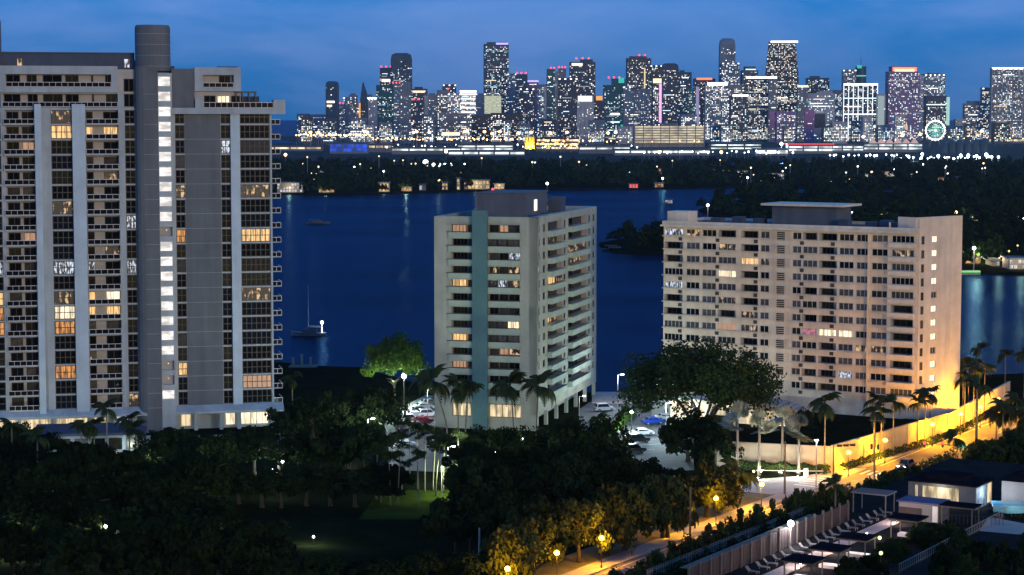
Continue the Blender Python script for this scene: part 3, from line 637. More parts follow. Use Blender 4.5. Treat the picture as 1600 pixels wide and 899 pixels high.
# ---- palm parts
def frond_mesh(name, seed, m, n=15, droop=1.0, wide=.30, fan=False):
    R = random.Random(seed); mb = MB(); L_ = 1.0
    def sp(t_): return Vector((L_*t_*(1-.18*t_*t_*droop), 0, .30*math.sin(t_*1.9)*1.0 - .55*droop*t_**2.3))
    if not fan:
        mb.tube([sp(i/6) for i in range(7)], [.012*(1-i/8) for i in range(7)], 3)
        for i in range(1, n+1):
            t_ = .10 + .9*i/n; b_ = sp(t_); tg = (sp(min(1, t_+.02)) - sp(t_-.02)).normalized(); ln = wide*math.sin(math.pi*(.16+.80*t_))*1.05
            for s in (-1, 1):
                dr = Vector((tg.x*.55, s*.8, tg.z*.55 - .42 - .2*R.random())).normalized(); e = b_ + dr*ln; w = Vector((tg.x, 0, tg.z))*.032
                mb.poly([b_-w*1.25, b_+w*1.25, e+w*.4, e-w*.4])
    else:
        mb.tube([(0, 0, 0), (.3, 0, .10), (.55, 0, .12)], .014, 3)
        c = Vector((.50, 0, .12)); XF = Vector((.62, 0, .55))
        for i in range(13):
            a = -1.9 + 3.8*i/12; ln = .5*(1 - .2*abs(a)/1.9); d = (XF*math.cos(a) + Vector((0, math.sin(a), 0)) + Vector((.12, 0, -.18))*abs(a)/1.9).normalized(); pe = (XF*-math.sin(a) + Vector((0, math.cos(a), 0)))
            e = c + d*ln; md = c + d*ln*.55; mb.poly([c, md - pe*.042 + Vector((0, 0, .02)), e, md + pe*.042 - Vector((0, 0, .02))])
    return mb.mesh(name, m)
FR = [frond_mesh('palm_frond', 70+k, M_frond, 15, .8+.25*k, .30) for k in range(3)]
FRS = [frond_mesh('fan_frond', 80, M_silver, fan=True)]
FRF = [frond_mesh('fan_frond', 81, M_frond, fan=True)]
def palm(p, h, span, label, group=None, name='palm_tree', lean=(0, 0), fronds=FR, n=14, r=.16, el=(-.55, 1.05), cat='palm'):
    o = empty(name, (p[0], p[1], 0), random.uniform(0, 6.28), label, cat, group)
    mb = MB(); K = 6; pts = [(lean[0]*(i/K)**1.8, lean[1]*(i/K)**1.8, h*i/K) for i in range(K+1)]
    o.rotation_euler = (0, 0, 0)
    mb.tube(pts, [r*1.45] + [r*(1-.25*i/K) for i in range(1, K+1)], 7); mb.build('trunk', M_palmbark, o, smooth=True)
    n = int(n*1.35); a0 = random.uniform(0, 6.28)
    for k in range(n):
        e = el[0] + (el[1]-el[0])*((k*.618) % 1); a = a0 + k*2.399 + random.uniform(-.2, .2); s = span*1.22*random.uniform(.85, 1.1)
        mk('frond', fronds[k % len(fronds)], o, pts[-1], rot=(0, -e, a), scale=s)
    return o
def forest(name, pts, label, R, hmin=7, hmax=13, per=70, leaf=1.5, m=None):
    out = []
    for (x, y) in pts:
        h = R.uniform(hmin, hmax); w = h*R.uniform(.45, .8)
        q = R.normal(size=(per, 3)); q /= np.linalg.norm(q, axis=1)[:, None]; q[:, 2] = np.abs(q[:, 2])*1.0 - .15
        lump = 1 + .22*np.sin(q[:, :1]*5 + x) * np.cos(q[:, 1:2]*6 + y)
        pos = np.array([x, y, h*.38]) + q*np.array([w*.62, w*.62, h*.6])*R.uniform(.6, 1.05, (per, 1))*lump
        nr = q + R.normal(size=(per, 3))*.5; nr /= np.linalg.norm(nr, axis=1)[:, None]
        out.append(leaf_quads(pos, nr, leaf*h/10, R))
    o = mk(name, quads_mesh(name, np.concatenate(out), m or M_leaf2)); return tag(o, label, 'woods', kind='stuff')
def inside(p, poly):
    x, y = p; c = False; j = len(poly)-1
    for i in range(len(poly)):
        xi, yi = poly[i]; xj, yj = poly[j]
        if (yi > y) != (yj > y) and x < (xj-xi)*(y-yi)/(yj-yi)+xi: c = not c
        j = i
    return c
# ================================================================ far skyline
def S(name, c, var=.25, rough=.5, spec=.25):
    return mat(name, c, rough, var, .03, spec=spec, detail=3)
SB = dict(n=S('night_glass', (.036, .062, .10)), d=S('dark_curtain_wall', (.040, .048, .076)), b=S('blue_grey_cladding', (.11, .155, .22)), g=S('grey_cladding', (.15, .16, .19)),
          p=S('pale_cladding', (.32, .34, .38)), t=S('teal_glass', (.018, .085, .095)), v=S('violet_cladding', (.17, .12, .26)), k=S('pink_cladding', (.34, .15, .32)), w=S('brown_cladding', (.05, .042, .042)))  # the pink cladding colour carries the pink light on those faces
EW = [emi('city_window_warm', (1, .80, .55), 1.7), emi('city_window_cool', (.66, .90, 1), 1.8), emi('city_window_white', (1, .95, .88), 2.6), emi('city_window_teal', (.35, .9, .9), .8), emi('city_window_dim', (.75, .74, .70), .6)]
E_crown = emi('crown_white', (1, .95, .90), 2.6); E_crowny = emi('crown_yellow', (1, .88, .5), 1.6); E_red = emi('red_beacon', (1, .06, .08), 3.0); E_redb = emi('red_crown', (1, .18, .07), 2.2); E_ora = emi('orange_crown', (1, .42, .10), 1.1)
E_tealc = emi('teal_crown', (.05, .75, .62), .75); E_vio = emi('violet_crown', (.5, .42, 1), 1.5); E_pinks = emi('pink_strip', (1, .5, .95), 1.1); E_lil = emi('lilac_strip', (.62, .55, .9), .5); E_mint = emi('mint_strip', (.55, 1, .85), .7); E_panel = emi('glowing_facade', (.95, 1, .72), .62, var=1, scale=.25, dark=.6); E_ylw = emi('yellow_strip', (1, .85, .4), 1.0); E_bandw = emi('bright_floor', (1, .98, .92), 1.2)
PAL = dict(w=(2, 1.6, 1.2, 0, 3), c=(.6, 3, 1.4, .6, 3), m=(1.3, 2.2, 1.4, .2, 3), t=(.6, 2, 1, 2, 2), x=(1, 1.5, 3, 0, 1))
SK_R = random.Random(11)
def sk(x0, x1, y0, D, body, dens, pal, label, crown='', top=None, taper=None, fins=None, extra=()):
    xc = (x0+x1)/2; c = at(xc, 200, D); z1 = at(xc, y0, D).z; mpp = D/F; w = (x1-x0)*mpp; dp = max(16, min(34, w))
    o = empty('skyscraper' if z1 > 90 else 'city_block', (c.x, c.y, 0), SK_R.uniform(-.10, .10), label, 'building')
    m = MB()
    hw = w/2
    if taper == 'curve':     # softly rounded top
        m.prism([(-hw, 0), (hw, 0), (hw, dp), (-hw, dp)], 0, z1*.93); m.prism([(-hw, 0), (hw, 0), (hw, dp), (-hw, dp)], z1*.93, z1*.98, taper=.9); m.prism([(-hw*.9, dp*.05), (hw*.9, dp*.05), (hw*.9, dp*.95), (-hw*.9, dp*.95)], z1*.98, z1, taper=.62)
    elif taper == 'lean':    # slimmer towards the top
        m.prism([(-hw, 0), (hw, 0), (hw, dp), (-hw, dp)], 0, z1*.62); m.prism([(-hw, 0), (hw, 0), (hw, dp), (-hw, dp)], z1*.62, z1, taper=.80)
    elif taper == 'point':
        m.prism([(-hw, 0), (hw, 0), (hw, dp), (-hw, dp)], 0, z1*.72); n_ = len(m.v)
        m.v += [(-hw, 0, z1*.72), (hw, 0, z1*.72), (hw, dp, z1*.72), (-hw, dp, z1*.72), (-hw*.2, dp/2, z1), (-hw*.5, dp/2, z1)]
        for q in ((0,1,4,5), (1,2,4), (2,3,5,4), (3,0,5)): m.f.append(tuple(n_+i for i in q)); m.m.append(0)
    elif taper == 'round':
        m.prism([(hw*math.cos(k*math.pi/8), dp/2 - dp/2*math.sin(k*math.pi/8)) for k in range(16)][::-1], 0, z1)
    else: m.prism([(-hw, 0), (hw, 0), (hw, dp), (-hw, dp)], 0, z1)
    m.build('tower_body', SB[body], o)
    # lit windows, just proud of the front
    fl = 3.8; dens *= 1.25; nc = max(2, int(w/4.0)); cw = w/nc; wq = []; wi = []; wt = PAL[pal]
    if taper != 'round':
        for r in range(2, int((z1-3)/fl)):
            z = r*fl; sc_ = 1.0
            if taper == 'lean' and z > z1*.62: sc_ = 1 - .2*(z/z1-.62)/.38
            if taper in ('curve', 'point') and z > z1*(.9 if taper == 'curve' else .7): break
            yy = -.25 + (dp*(1-sc_)*.5 if sc_ < 1 else 0)
            if SK_R.random() < .06: a = -hw*sc_*SK_R.uniform(.3, .95); b_ = a + w*sc_*SK_R.uniform(.25, .5); b_ = min(b_, hw*sc_*.96); wq.append([(a, yy-.05, z), (b_, yy-.05, z), (b_, yy-.05, z+1.8), (a, yy-.05, z+1.8)]); wi.append(SK_R.choice([4, 4, 0, 1, 2]))
            rowd = dens * (1.9 if r < 9 else 1) * (2.2 if SK_R.random() < .07 else SK_R.uniform(.35, 1.3))
            for k in range(nc):
                if SK_R.random() < rowd:
                    a = (-hw + k*cw + cw*.12)*sc_; b_ = a + cw*SK_R.uniform(.4, .8)*sc_; h_ = SK_R.uniform(1.4, 2.5)
                    wq.append([(a, yy, z), (b_, yy, z), (b_, yy, z+h_), (a, yy, z+h_)]); wi.append(SK_R.choices(range(5), wt)[0])
    if wq: tag(mk('lit_windows', quads_mesh('lit_windows', np.array(wq), EW, wi), o), kind='stuff')
    if top:   # (x0,x1,y0) a narrower block on the roof
        m = MB(); a, b_, yt = top; m.box((a-xc)*mpp, (b_-xc)*mpp, 2, dp-2, z1, at(xc, yt, D).z); m.build('roof_block', SB[body], o)
    for k, ch in enumerate(crown):
        m = MB()
        if ch in 'WYROTV':
            mm = dict(W=E_crown, Y=E_crowny, R=E_redb, O=E_ora, T=E_tealc, V=E_vio)[ch]; hh = 4.5
            m.box(-hw-.6, hw+.6, -.8, 3, z1-hh, z1+.6); m.build('crown_light', mm, o)
        elif ch == 'r':
            zt = at(xc, top[2], D).z if top else z1
            for s in (-.8, 0, .8):
                if SK_R.random() < .75: b_ = MB(); b_.ball((hw*s*(.6 if top else 1), 3, zt+3), 2.6, 0, 6, 4); b_.box(hw*s*(.6 if top else 1)-.4, hw*s*(.6 if top else 1)+.4, 2.6, 3.4, zt, zt+2, 0); b_.build('beacon', E_red, o)
        elif ch == 'w':
            for s in range(max(2, int(w/11))): x = -hw*.85 + s*1.7*hw/max(1, int(w/11)-1 or 1); m.box(x-2.2, x+2.2, -.9, 1.5, z1-4.2, z1-1.2)
            m.build('crown_light', E_crown, o)
        elif ch == 'a': m.tube([(0, dp/2, z1), (0, dp/2, z1+32)], [1.1, .4], 5); m.build('antenna', SB['d'], o)
    if fins:   # pale vertical fins
        n_, fm = fins
        for k in range(n_+1):
            m = MB(); x = -hw + w*k/n_; m.box(x-1.1, x+1.1, -.9, -.05, 3, z1-1); m.build('fin', fm, o)
    for e in extra:  # (x0,x1,ytop,ybot,material)  strips, lit faces and bright floors standing proud of the front
        m = MB(); za, zb = at(xc, e[3], D).z, at(xc, e[2], D).z; m.box((e[0]-xc)*mpp, (e[1]-xc)*mpp, -1.4, -.3, max(0, za), zb); m.build('lit_panel' if e[4].name[:2] != 'pa' else 'side_face', e[4], o)
    return o
B_, M_, F_ = 5900, 5550, 5200
sk(464, 483, 178, B_, 'b', .22, 'w', 'lowest dim block at the far left end of the skyline')
sk(485, 511, 179, B_, 'b', .25, 'w', 'low wide block left of the dark windowless slab tower')
sk(509, 527, 127, M_, 'n', .03, 'w', 'solitary dark slab tower with one white lit band, left in skyline', extra=[(511, 523, 158, 161, EW[2]), (511, 519, 164, 167, EW[0])], taper='curve')
sk(524, 538, 163, B_, 'g', .25, 'w', 'short grey block just right of the dark slab tower', 'r')
sk(537, 548, 152, B_, 'b', .18, 'm', 'blue grey tower with small rooftop lamp left of sail tower', 'w')
sk(545, 557, 149, M_, 'g', .2, 'm', 'grey tower with stepped cap left of sail tower', top=(548, 554, 146))
sk(556, 564, 165, F_, 'g', .3, 'w', 'short pale block under the sail tower')
sk(563, 575, 129, M_, 'n', .06, 'c', 'slender pointed sail shaped dark tower', taper='point')
sk(560, 571, 160, F_, 'w', .22, 'w', 'block with a glowing orange vertical strip', extra=[(561, 563.5, 161, 190, E_ora)])
sk(574, 589, 153, M_, 'p', .16, 'w', 'pale tower with bright white crown beside sail tower', 'W', fins=(3, SB['p']))
sk(594, 613, 106, B_, 'd', .2, 'm', 'dark tower topped by red beacons left of curved glass tower', 'r', extra=[(597, 610, 124, 128, EW[2])])
sk(588, 615, 133, M_, 't', .2, 'c', 'teal glass tower in front of the red beacon tower')
sk(611, 644, 83, B_, 'n', .10, 'c', 'tall dark glass tower with softly curved top', taper='curve')
sk(613, 626, 131, M_, 'b', .2, 'c', 'blue fronted tower with red lamp below the curved glass tower', 'r')
sk(626, 642, 128, F_, 'b', .2, 'c', 'pale ribbed tower in front of the curved glass tower', fins=(4, SB['g']))
sk(643, 668, 139, B_, 'd', .28, 'w', 'dark tower with lit upper band right of curved glass tower', extra=[(645, 664, 142, 145, EW[0])], top=(648, 661, 136))
sk(645, 662, 157, F_, 'd', .18, 'w', 'short dark tower with single red lamp', 'r')
sk(663, 686, 148, M_, 'g', .16, 'c', 'grey tower with a pale stripe on its left edge', extra=[(663, 669, 150, 212, SB['p'])], top=(670, 680, 146))
sk(684, 702, 141, M_, 'g', .3, 'x', 'bright lamp lit grey tower beside flat topped dark tower', 'r')
sk(692, 713, 132, B_, 'd', .15, 'x', 'flat topped dark tower with white lamps on its corner', 'w')
sk(700, 721, 146, M_, 'p', .45, 'x', 'white tower with many lit windows in mid left skyline', 'w')
sk(719, 744, 142, M_, 'p', .4, 'x', 'white office with bright horizontal lit floors', 'W', extra=[(720, 743, 146+7*k, 149+7*k, E_bandw) for k in range(6)])
sk(687, 730, 177, F_, 'g', .16, 'w', 'wide low grey hotel block lit from below', extra=[(690, 727, 207, 212, EW[0])])
sk(743, 759, 146, M_, 'b', .05, 'c', 'plain blue grey block left of tallest left tower', 'w')
sk(757, 795, 69, B_, 'n', .30, 'c', 'tallest dark glass tower left of centre with lit violet roofline', extra=[(775, 794, 67, 70, E_vio)], top=(762, 793, 66))
sk(735, 792, 180, F_, 'w', .2, 'w', 'low brown blocks carrying the glowing white facade', extra=[(757, 783, 150, 178, E_panel)], top=(757, 783, 149))
sk(793, 807, 115, B_, 'b', .28, 'c', 'blue tower right of the tallest left tower', 'w')
sk(790, 814, 178, F_, 'w', .22, 'w', 'low dark brown block at the foot of blue tower')
sk(806, 823, 116, M_, 'n', .14, 'c', 'navy glass tower with red beacon', 'r')
sk(820, 841, 126, B_, 'v', .12, 'c', 'tower with violet lit crown and pale flank', 'V')
sk(812, 835, 138, F_, 'd', .2, 'w', 'dark tower with lit roof lamps before the violet crown', 'w')
sk(840, 854, 132, M_, 'b', .3, 'c', 'blue tower with pale right edge beside teal tower', extra=[(850, 854, 135, 205, SB['p'])])
sk(855, 867, 108, M_, 't', .12, 'c', 'slim teal glass tower', 'r')
sk(866, 874, 112, M_+60, 'p', .14, 'c', 'slim pale tower against the teal glass tower', fins=(2, SB['p']))
sk(872, 884, 107, B_, 'g', .16, 'w', 'grey tower with twin red beacons behind lamp crowned tower', 'r')
sk(872, 903, 122, F_, 'd', .2, 'w', 'dark tower crowned with a row of white lamps', 'w')
sk(890, 930, 97, M_, 'd', .2, 'w', 'broad dark tower with orange lit roof line', 'r', top=(907, 926, 93), extra=[(893, 910, 99, 103, EW[0])])
sk(902, 927, 150, F_, 'p', .14, 'w', 'pale ribbed tower with blazing white top floors', fins=(4, SB['p']), extra=[(903, 925, 150, 159, E_bandw)])
sk(928, 946, 158, M_, 'd', .14, 'w', 'short dark tower with an orange lit cap', extra=[(931, 941, 150, 157, E_ora)], top=(931, 941, 149))
sk(942, 976, 133, M_, 't', .2, 'c', 'green crowned teal tower with lit lower floors', 'r', top=(955, 977, 123), extra=[(966, 975, 122, 130, E_tealc), (954, 968, 177, 180, EW[2]), (954, 968, 190, 192, EW[1]), (970, 973, 195, 214, E_tealc)])
sk(974, 985, 135, F_, 'b', .14, 'c', 'narrow blue tower with bright lamp beside teal tower', 'w')
sk(980, 1017, 91, B_, 'd', .2, 'w', 'tall dark tower with three large red beacons', 'r', top=(985, 1010, 88), extra=[(1006, 1008, 107, 138, E_ylw)])
sk(983, 1018, 140, M_, 'b', .18, 'w', 'blue ribbed tower below the three red beacons', fins=(5, SB['b']))
sk(1016, 1034, 102, B_, 'w', .3, 'm', 'tower with sparkling top between two dark towers', 'w')
sk(1020, 1034, 123, F_, 'd', .35, 'w', 'tower with white top and tall pink light strip', extra=[(1020, 1033, 123, 130, E_crowny), (1029.5, 1033.5, 131, 192, E_pinks)])
sk(1034, 1060, 99, M_, 'd', .16, 'w', 'dark tower with curved roof right of pink strip', taper='curve')
sk(1060, 1080, 113, B_, 'n', .18, 'c', 'stepped dark blue tower right of curved roof tower', top=(1061, 1069, 110))
sk(1074, 1086, 140, M_, 't', .25, 'c', 'short teal tower at the foot of stepped blue tower')
sk(1083, 1117, 123, B_, 'd', .2, 'w', 'dark tower with red lit roof edge', extra=[(1088, 1112, 122, 125, E_redb), (1087, 1092, 136, 196, E_lil)])
sk(1102, 1138, 130, M_, 'b', .42, 'x', 'sparkling tower with glowing crown and pale ribs', extra=[(1105, 1136, 129, 134, E_crown)], fins=(5, SB['p']))
sk(1124, 1148, 60, B_, 'b', .10, 'x', 'tallest slender tower with rounded top right of centre', taper='curve')
sk(1127, 1155, 98, B_-50, 'b', .28, 'x', 'broad lower body of the slender rounded tower', 'w')
sk(1137, 1162, 132, M_, 'g', .3, 'x', 'grey tower at the foot of the slender rounded tower')
sk(1142, 1169, 149, F_, 'd', .3, 'm', 'dark office with a single white roof line', extra=[(1144, 1169, 148, 151, E_crown)])
sk(1159, 1184, 110, B_, 'n', .2, 'c', 'navy tower with stepped rounded cap', top=(1164, 1180, 104), extra=[(1164, 1180, 108, 109.5, EW[1])])
sk(1166, 1202, 121, M_, 'd', .38, 'w', 'dark office slab under a long white roof line', extra=[(1165, 1213, 120, 123, E_crown)])
sk(1201, 1214, 123, M_-30, 'g', .15, 'm', 'pale flank tower washed pink at its foot', extra=[(1202, 1213, 175, 200, SB['k'])])  # pink wash of light at the foot is a pink coloured panel
sk(1195, 1247, 66, B_, 'w', .42, 'w', 'largest stepped tower with warm lit floors and white roof line', taper='lean', extra=[(1203, 1245, 64, 67, EW[2])])
sk(1214, 1243, 174, F_, 'v', .3, 'm', 'violet lit block below the largest stepped tower', fins=(4, SB['k']))
sk(1246, 1262, 134, M_, 'g', .2, 't', 'grey tower with pale yellow crown', 'Y')
sk(1260, 1295, 122, B_, 'd', .3, 'c', 'dark tower with cool windows and notched roof', top=(1266, 1280, 119))
sk(1262, 1304, 146, M_, 'p', .28, 'c', 'stepped white building right of the yellow crown', top=(1280, 1300, 142))
sk(1257, 1272, 172, F_, 'k', .05, 'm', 'pink lit slab with plain face')
sk(1271, 1293, 176, F_+20, 'p', .1, 'c', 'white framed office with dark square glass front', extra=[(1273, 1289, 178, 200, SB['d'])])
sk(1298, 1320, 141, B_, 'b', .42, 'c', 'blue tower full of lights left of white gridded tower')
sk(1316, 1337, 109, B_, 'g', .25, 'm', 'pale brown tower with lamp lit roof', 'w')
sk(1336, 1353, 104, B_, 't', .1, 't', 'round teal glass tower with roof mast', 'a', taper='round', extra=[(1337, 1352, 118, 119.5, EW[3]), (1338, 1345, 102, 107, E_tealc)])
sk(1318, 1370, 131, M_, 'd', .25, 'm', 'dark tower caged in brilliant white light lines', 'W', fins=(7, emi('white_light_line', (.85, .95, 1), 1.5)), extra=[(1318, 1370, 153, 154.5, EW[1]), (1318, 1370, 178, 179.5, EW[2]), (1318, 1370, 196, 200, E_bandw), (1318, 1345, 166, 167, EW[2])])
sk(1370, 1383, 147, M_-40, 'p', .1, 'c', 'glowing white side tower of the light caged tower', extra=[(1371, 1381, 150, 205, emi('led_white_face', (.75, .95, .95), .42))])  # white face glows by itself in place of floodlight on the wall
sk(1387, 1436, 112, M_, 'v', .26, 'm', 'broad violet tower crowned by a glowing red sign', extra=[(1393, 1431, 105.5, 111.5, E_redb), (1396, 1428, 108, 112, E_crowny), (1397, 1418, 196, 203, E_ora)], top=(1392, 1432, 104))
sk(1436, 1448, 118, B_, 'p', .12, 'm', 'slim pale tower right of the red crowned tower')
sk(1443, 1476, 116, B_, 'b', .3, 'c', 'blue grey tower with sparkling roof above ferris wheel', 'w', top=(1452, 1468, 114))
sk(1447, 1479, 150, M_, 'd', .3, 'm', 'dark lit office right behind the ferris wheel', extra=[(1478, 1483, 152, 196, E_mint), (1447, 1477, 163, 164.5, EW[1])])
sk(1478, 1495, 197, F_, 't', .04, 't', 'low teal block right of the ferris wheel')
sk(1493, 1509, 186, M_, 'p', .35, 'm', 'low pale block between ferris wheel and right towers')
sk(1507, 1536, 162, M_, 'g', .3, 'w', 'grey stepped tower left of the rightmost towers', top=(1513, 1530, 158))
sk(1534, 1553, 137, M_, 'g', .4, 'm', 'slim grey tower attached left of the rightmost tower', 'w')
sk(1549, 1597, 106, M_-60, 'g', .36, 'm', 'rightmost broad tower with brilliant white crown', 'W', fins=(6, SB['p']))
sk(1597, 1625, 125, B_, 'b', .3, 'm', 'tower cut by the right edge of the picture')
FR_ = random.Random(5)
for k in range(40):   # towers further back
    x = 536 + k*26.5 + FR_.uniform(-9, 9)
    if 1484 < x < 1530: continue
    sk(x, x + FR_.uniform(12, 22), FR_.uniform(146, 182), 6300, FR_.choice('bgbpt'), FR_.uniform(.2, .45), FR_.choice('mcxt'), 'distant hazy tower behind the front skyline, %s from the left' % nth(k+1))['group'] = 'distant towers behind the skyline'
for k in range(46):   # dim low blocks filling the gaps
    x = 470 + k*24.6 + FR_.uniform(-8, 8); w = FR_.uniform(14, 26)
    if 1440 < x < 1480: continue
    sk(x, x+w, FR_.uniform(176, 198), FR_.choice([6100, 5000, 5050]), FR_.choice('bgwpbd'), FR_.uniform(.18, .5), FR_.choice('wmmcx'), 'low dim city block in a gap of the skyline, %s from the left' % nth(k+1))['group'] = 'low blocks of the skyline'

# ---------------------------------------------------------------- port, waterfront
M_pale = mat('terminal_cladding', (.15, .16, .17), .7, .15, .05)
M_pole = mat('galvanised_pole', (.22, .22, .22), .5, .1)
E_lampo = emi('sodium_lamp', (1, .55, .2), 7.0); E_lampw = emi('white_floodlamp', (.85, .95, 1), 7.0); E_deck = emi('terminal_light', (.85, .95, 1), 2.0, var=1, scale=.05, stretch=(1, 1, 1), dark=.2); E_deckw = emi('terminal_light_warm', (1, .8, .55), 1.7, var=1, scale=.06, dark=.2); E_blue = emi('blue_floodlit_wall', (.02, .12, 1), 1.0, var=1, scale=.06, dark=.3)  # blue wall's floodlight is put into its material as emission
def slab(x0, x1, y0, y1, D, label, name, bandm, bands, roofm=None, bodym=None, neon=None):
    D = 62*3200/(y1 - 186)
    xc = (x0+x1)/2; c = at(xc, 210, D); mpp = D/F; zt = at(xc, y0, D).z; w = (x1-x0)*mpp/2
    o = empty(name, (c.x, D, 0), 0, label, 'building'); m = MB(); m.box(-w, w, 0, 40, 0, zt); m.build('hall', bodym or M_pale, o)
    m = MB(); m.box(-w-2, w+2, -3, 42, zt, zt+1.2); m.build('roof', roofm or M_slate, o)
    if neon: m = MB(); m.box(-w-1.5, w+1.5, -3.6, -3.05, zt-.2, zt+1.8); m.build('neon_strip', neon, o)
    for ya, yb in bands:
        m = MB(); za, zb = at(xc, yb, D).z, at(xc, ya, D).z; n = max(3, int(w*2/26))
        for k in range(n): a = -w + 2*w*k/n + 1.5; m2 = MB(); m2.box(a, a + 2*w/n - 3, -.5, -.05, max(.5, za), zb); m2.build('lit_bay', bandm, o)
    return o
slab(380, 502, 229, 236, 4150, 'long low lit causeway station left of blue floodlit building', 'port_terminal', E_deckw, [(230.5, 233)])
slab(515, 574, 224, 240, 4050, 'blue floodlit port building', 'port_building', E_blue, [(226, 231), (232, 237)], SB['n'])
slab(574, 612, 226, 238, 4250, 'pale terminal right of the blue building', 'port_terminal', E_deckw, [(228, 231)])
slab(612, 720, 231, 241, 4100, 'white lit cruise terminal in left half', 'cruise_terminal', E_deck, [(233, 235.5)])
slab(715, 802, 226, 240, 4180, 'wide glassy cruise terminal left of the yellow tanks', 'cruise_terminal', E_deck, [(228, 230), (232, 236)])
slab(700, 820, 236, 243, 4000, 'low quay shed with white lit front', 'quay_shed', E_deck, [(238, 241)])
slab(838, 905, 216, 236, 4300, 'port works glowing orange beside yellow tanks', 'port_building', E_deckw, [(218, 221), (224, 227), (230, 233)], SB['w'], SB['w'])
slab(905, 985, 228, 240, 4200, 'low dark depot with white lamps right of orange works', 'depot', E_deck, [(231, 233.5)])
slab(960, 1110, 234, 243, 4020, 'teal lit quay shed below the big garage', 'quay_shed', E_deck, [(236, 239)], SB['t'])
slab(1110, 1190, 224, 240, 4400, 'glass arena annex right of the big garage', 'arena', E_deck, [(226, 228), (231, 233)], SB['t'], SB['t'])
slab(1180, 1232, 233, 243, 4050, 'row of white lit quay arches', 'quay_shed', E_deck, [(235, 240)])
slab(1232, 1302, 226, 240, 4150, 'red roofed waterfront market', 'market_hall', E_deck, [(229, 231), (233, 236)], mat('red_roof', (.45, .02, .03), .7, .2, .1), neon=emi('red_neon', (1, .05, .10), 1.1))
slab(1300, 1350, 226, 238, 4250, 'white stalls right of the red roofed market', 'market_hall', E_deck, [(229, 231), (233, 235)])
slab(1350, 1442, 223, 238, 4200, 'market hall under the peach tents', 'market_hall', E_deck, [(226, 228.5), (231, 233.5)])
slab(1545, 1640, 216, 224, 4700, 'flat pale pavilion at the right edge below towers', 'pavilion', E_deckw, [(218, 221)])
def garage():
    D = 4500; c = at(1046, 210, D); mpp = D/F; o = empty('parking_garage', (c.x, D, 0), 0, 'large cream lit parking garage with stacked open decks', 'building')
    z0 = 0; zt = at(1046, 197, D).z; w = 54*mpp
    m = MB(); m.box(-w, w, 2, 70, 0, zt-2); m.build('core', mat('garage_concrete', (.3, .27, .22), .8, .15, .05), o)
    n = 7
    for k in range(n):
        m = MB(); z = 8 + (zt-8)*k/n; m.box(-w, w, -1.2, 1.9, z, z+1.6); m.build('deck_edge', MATS['garage_concrete'], o)
        m = MB()
        m.box(-w+1, w-1, 1.2, 1.95, z+1.7, z+(zt-8)/n-.4); m.build('deck_light', emi('garage_light_%d' % k, (1, .86, .58), .85, var=1, scale=.04, dark=.45), o)
    for k in range(9):
        m = MB(); x = -w + 2*w*k/8; m.box(x-.9, x+.9, -1.6, -1.25, 0, zt); m.build('column', MATS['garage_concrete'], o)
garage()
for k, (x, col) in enumerate(((822.5, 'left'), (828, 'middle'), (833, 'right'))):
    D = 4240; c = at(x, 220, D); m = MB(); m.prism([(3.4*math.cos(a*math.pi/6), 3.4*math.sin(a*math.pi/6)) for a in range(12)], 0, at(x, 212, D).z-3); m.prism([(3.4*math.cos(a*math.pi/6), 3.4*math.sin(a*math.pi/6)) for a in range(12)], at(x, 212, D).z-3, at(x, 212, D).z, taper=.3)
    o = m.build('storage_silo', M_ysilo if k else mat('yellow_silo_paint', (.75, .42, .03), .6, .15, .2), loc=(c.x, D, 0)); M_ysilo = MATS['yellow_silo_paint']; lt = bpy.data.lights.new('silo_flood', 'POINT'); lt.energy = 26000; lt.color = (1, .75, .35); lt.shadow_soft_size = .5; lo = bpy.data.objects.new('flood', lt); COL.objects.link(lo); lo.parent = o; lo.location = (0, -12, 5); tag(o, '%s one of the three yellow floodlit silos' % col, 'silo')
# tents
for k in range(6):
    x = 1361 + k*12.9; D = 3800; c = at(x, 220, D); zb, zt = at(x, 224, D).z, at(x, 216.5, D).z
    m = MB(); r = 8.2; m.prism([(r*math.cos(a*math.pi/4), r*math.sin(a*math.pi/4)) for a in range(8)], zb, zt, taper=.06)
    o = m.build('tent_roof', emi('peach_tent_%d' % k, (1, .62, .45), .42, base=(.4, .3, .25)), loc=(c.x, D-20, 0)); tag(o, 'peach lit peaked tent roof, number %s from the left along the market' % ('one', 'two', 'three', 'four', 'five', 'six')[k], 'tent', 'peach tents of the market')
for k in range(6):
    x = 1475 + k*12.4; D = 3750; c = at(x, 220, D); zb, zt = at(x, 225, D).z, at(x, 216, D).z
    m = MB(); r = 8.4; m.prism([(r*math.cos(a*math.pi/4), r*math.sin(a*math.pi/4)) for a in range(8)], zb, zt, taper=.06); m.prism([(r*.9*math.cos(a*math.pi/4), r*.9*math.sin(a*math.pi/4)) for a in range(8)], 0, zb)
    o = m.build('tent_roof', SB['n'], loc=(c.x, D, 0)); tag(o, 'unlit dark blue peaked tent roof, number %s to the right of the ferris wheel' % ('one', 'two', 'three', 'four', 'five', 'six')[k], 'tent', 'dark tents beside the wheel')
